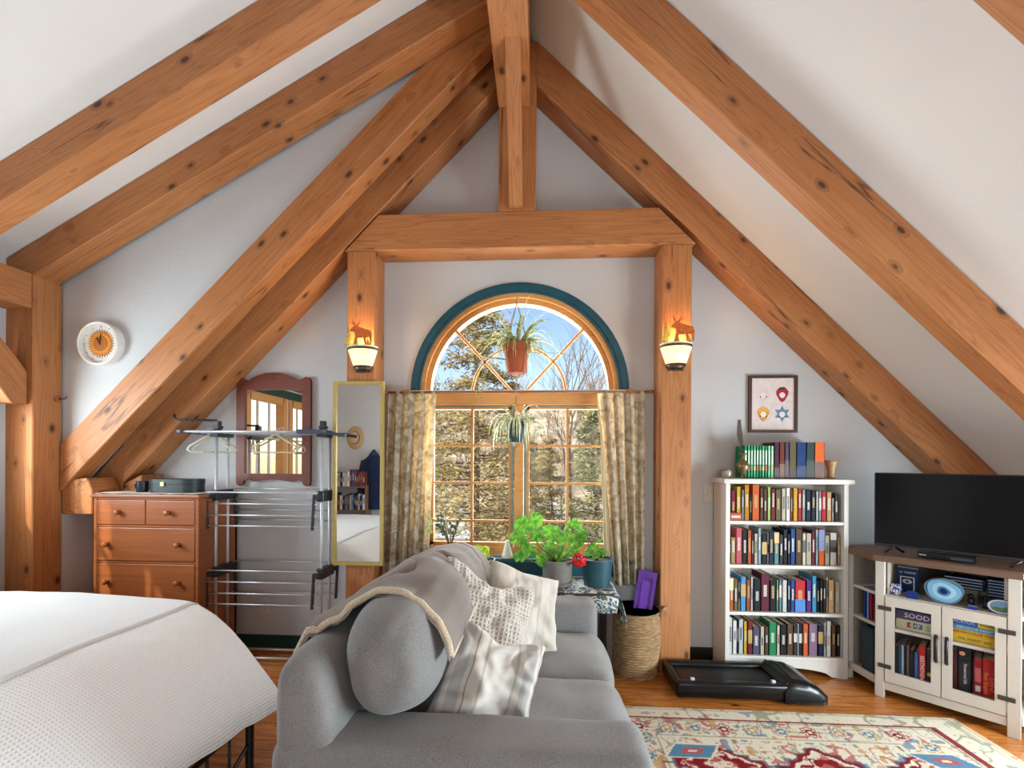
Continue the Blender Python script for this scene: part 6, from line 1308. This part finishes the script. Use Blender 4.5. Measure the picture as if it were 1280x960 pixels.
# ================= seen in the tall mirror =================
MY = 3.094; PY = -.62
def mir(px, py, Yq): return onY(px, py, 2*MY-Yq)
def mp_(px, py, Yq): p = mir(px, py, Yq); return Vector((p.x, Yq, p.z))
p = mp_(443, 547, PY+.05); t = thing('straw_hat', 'straw hat with dark band hanging on the wall, seen in the tall mirror', 'hat', (p.x, PY+.004, p.z))
STR = plain('straw', (196, 160, 116), .9, vary=.2, nscale=60)
HM = Matrix.Rotation(-PI/2, 4, 'X') @ Matrix.Diagonal((.8, 1.05, 1, 1))
MB().lathe([(.175, .004), (.165, .010), (.10, .012), (.092, .02), (.088, .09), (.07, .105), (.001, .10)], n=32).xf(HM).build('body', STR, t, True); MB().lathe([(.094, .018), (.096, .02), (.094, .045), (.091, .046)], n=32, closed=True).xf(HM).build('band', C_((60, 40, 34)), t)
a, b_ = mp_(421, 583, PY+.2), mp_(458, 636, PY+.2)
zA, zB = mp_(440, 608, PY+.2).z, mp_(440, 637, PY+.2).z; xa, xb = a.x-.25, b_.x
t = thing('low_bookshelf', 'brown wooden bookshelf against the back wall, seen in the tall mirror', 'bookshelf', ((xa+xb)/2, PY+.12, 0)); cxq = (xa+xb)/2
SHW = C_((122, 88, 60), .5)
for x in (xa, xb): MB().bb(x-cxq-.012, x-cxq+.012, -.11, .11, 0, zA+.02).build('side_panel', SHW, t)
for z in (zA, zB, zB-.34, .1): MB().bb(xa-cxq, xb-cxq, -.11, .11, z-.02, z).build('shelf', SHW, t)
rb = random.Random(21); cols = [(150, 60, 60), (60, 90, 140), (210, 205, 200), (70, 70, 76), (120, 150, 190), (190, 180, 160), (40, 50, 80), (110, 60, 50), (226, 226, 226)]
for zi, z in enumerate((zA, zB)):
    x = xa+.02
    while x < xb-.04:
        w = rb.uniform(.022, .045); h = rb.uniform(.20, .26)
        bk = book('book', w-.002, h, .14, rb.choice(cols), (x+w/2, PY+.225, z+.001), PI, 0, 'upright book on the %s row of the brown shelf in the mirror' % ('upper', 'lower')[zi], 'books on the %s row of the mirrored shelf' % ('upper', 'lower')[zi], True, rb); x += w
p = mp_(468, 568, PY+.08); p2 = mp_(468, 640, PY+.08)
t = thing('navy_jacket', 'navy blue jacket hanging on a wall hook, seen in the tall mirror', 'jacket', (p.x, PY+.012, p.z))
def jk(u, v):
    a = 2*PI*u; wv = interp(v, [(0, .06), (.06, .12), (.12, .19), (.5, .19), (1, .21)]); return (wv*math.cos(a)*(1+.05*math.sin(a*6+v*5)), .07+.065*math.sin(a)*(1+.15*math.sin(a*5)), -v*.85)
MB().grid(jk, 40, 20, closeu=True).build('body', fabric('navy_cloth', (30, 42, 78), (20, 28, 54), 200), t, True)
for s in (-1, 1): MB().tube([(s*.15, .07, -.10), (s*.21, .08, -.35), (s*.22, .08, -.70)], [.055, .05, .04], 12).build('sleeve', fabric('navy_sleeve', (30, 42, 78), (20, 28, 54), 200), t, True)
MB().tube([(-.06, .07, -.02), (0, .1, .05), (.06, .07, -.02)], .03, 10).build('hood', C_((26, 36, 66)), t, True)
MB().tube([(0, -.008, .06), (0, .05, .06), (0, .06, .08)], .005, 6).build('hook', BLACK, t, True)
# ================= lights and camera =================
def area(name, loc, rot, sx, sy, e, col=(1, 1, 1)):
    l = bpy.data.lights.new(name, 'AREA'); l.shape = 'RECTANGLE'; l.size = sx; l.size_y = sy; l.energy = e; l.color = col; o = bpy.data.objects.new(name, l); COL.objects.link(o); o.location = loc; o.rotation_euler = rot; return o
a, b_, c, d = W2[2]; area('added_dormer_fill', (XL-.11, (a+b_)/2, (c+d)/2), (0, -PI/2, 0), d-c, b_-a, 66, (.77, .92, 1.))  # added fill light at the unseen third dormer opening
area('added_back_fill', (.3, YB-.11, 1.5), (PI/2, 0, 0), 2.4, 1.6, 55, (.77, .92, 1.))  # added fill light at the unseen back window
area('added_side_fill', (XR+.12, 1.2, .75), (0, PI/2, 0), .8, 2.0, 185, (.77, .92, 1.))  # added fill light brightening rafter undersides from the right wall
area('gable_window_daylight', (WCX, D+.2, 1.75), (-PI/2, 0, 0), 1.4, 1.7, 80, (.92, .97, 1.))
sl = bpy.data.lights.new('sun', 'SUN'); sl.energy = 4.5; sl.angle = math.radians(1.); sl.color = (1., .93, .8); so = bpy.data.objects.new('sun', sl); COL.objects.link(so); so.rotation_euler = (math.radians(52), 0, math.radians(-28))
wd_ = bpy.data.worlds.new('sky'); sc.world = wd_; wd_.use_nodes = True; nt = wd_.node_tree; bg = nt.nodes['Background']; sk = nt.nodes.new('ShaderNodeTexSky'); sk.sky_type = 'NISHITA'; sk.sun_disc = False; sk.sun_elevation = math.radians(38); sk.sun_rotation = math.radians(190); sk.air_density = 1.; sk.dust_density = 1.6; sk.ozone_density = 1.
nt.links.new(sk.outputs[0], bg.inputs[0]); bg.inputs[1].default_value = .22
cam = bpy.data.cameras.new('camera'); cam.sensor_width = 36; cam.lens = F_/1280*36; cam.shift_y = (CY_-480)/1280; cam.clip_start = .02; cam.clip_end = 400
co = bpy.data.objects.new('camera', cam); COL.objects.link(co); M = Matrix((_R2, -_D2, -_F)).transposed().to_4x4(); M.translation = EYE; co.matrix_world = M; sc.camera = co
vs = sc.view_settings; vs.view_transform = 'Standard'; vs.look = 'None'; vs.gamma = 1; vs.use_curve_mapping = False; vs.exposure = 0.
sc.cycles.use_denoising = True; sc.cycles.max_bounces = 8; sc.cycles.diffuse_bounces = 4; sc.cycles.transparent_max_bounces = 16; sc.cycles.sample_clamp_indirect = 6
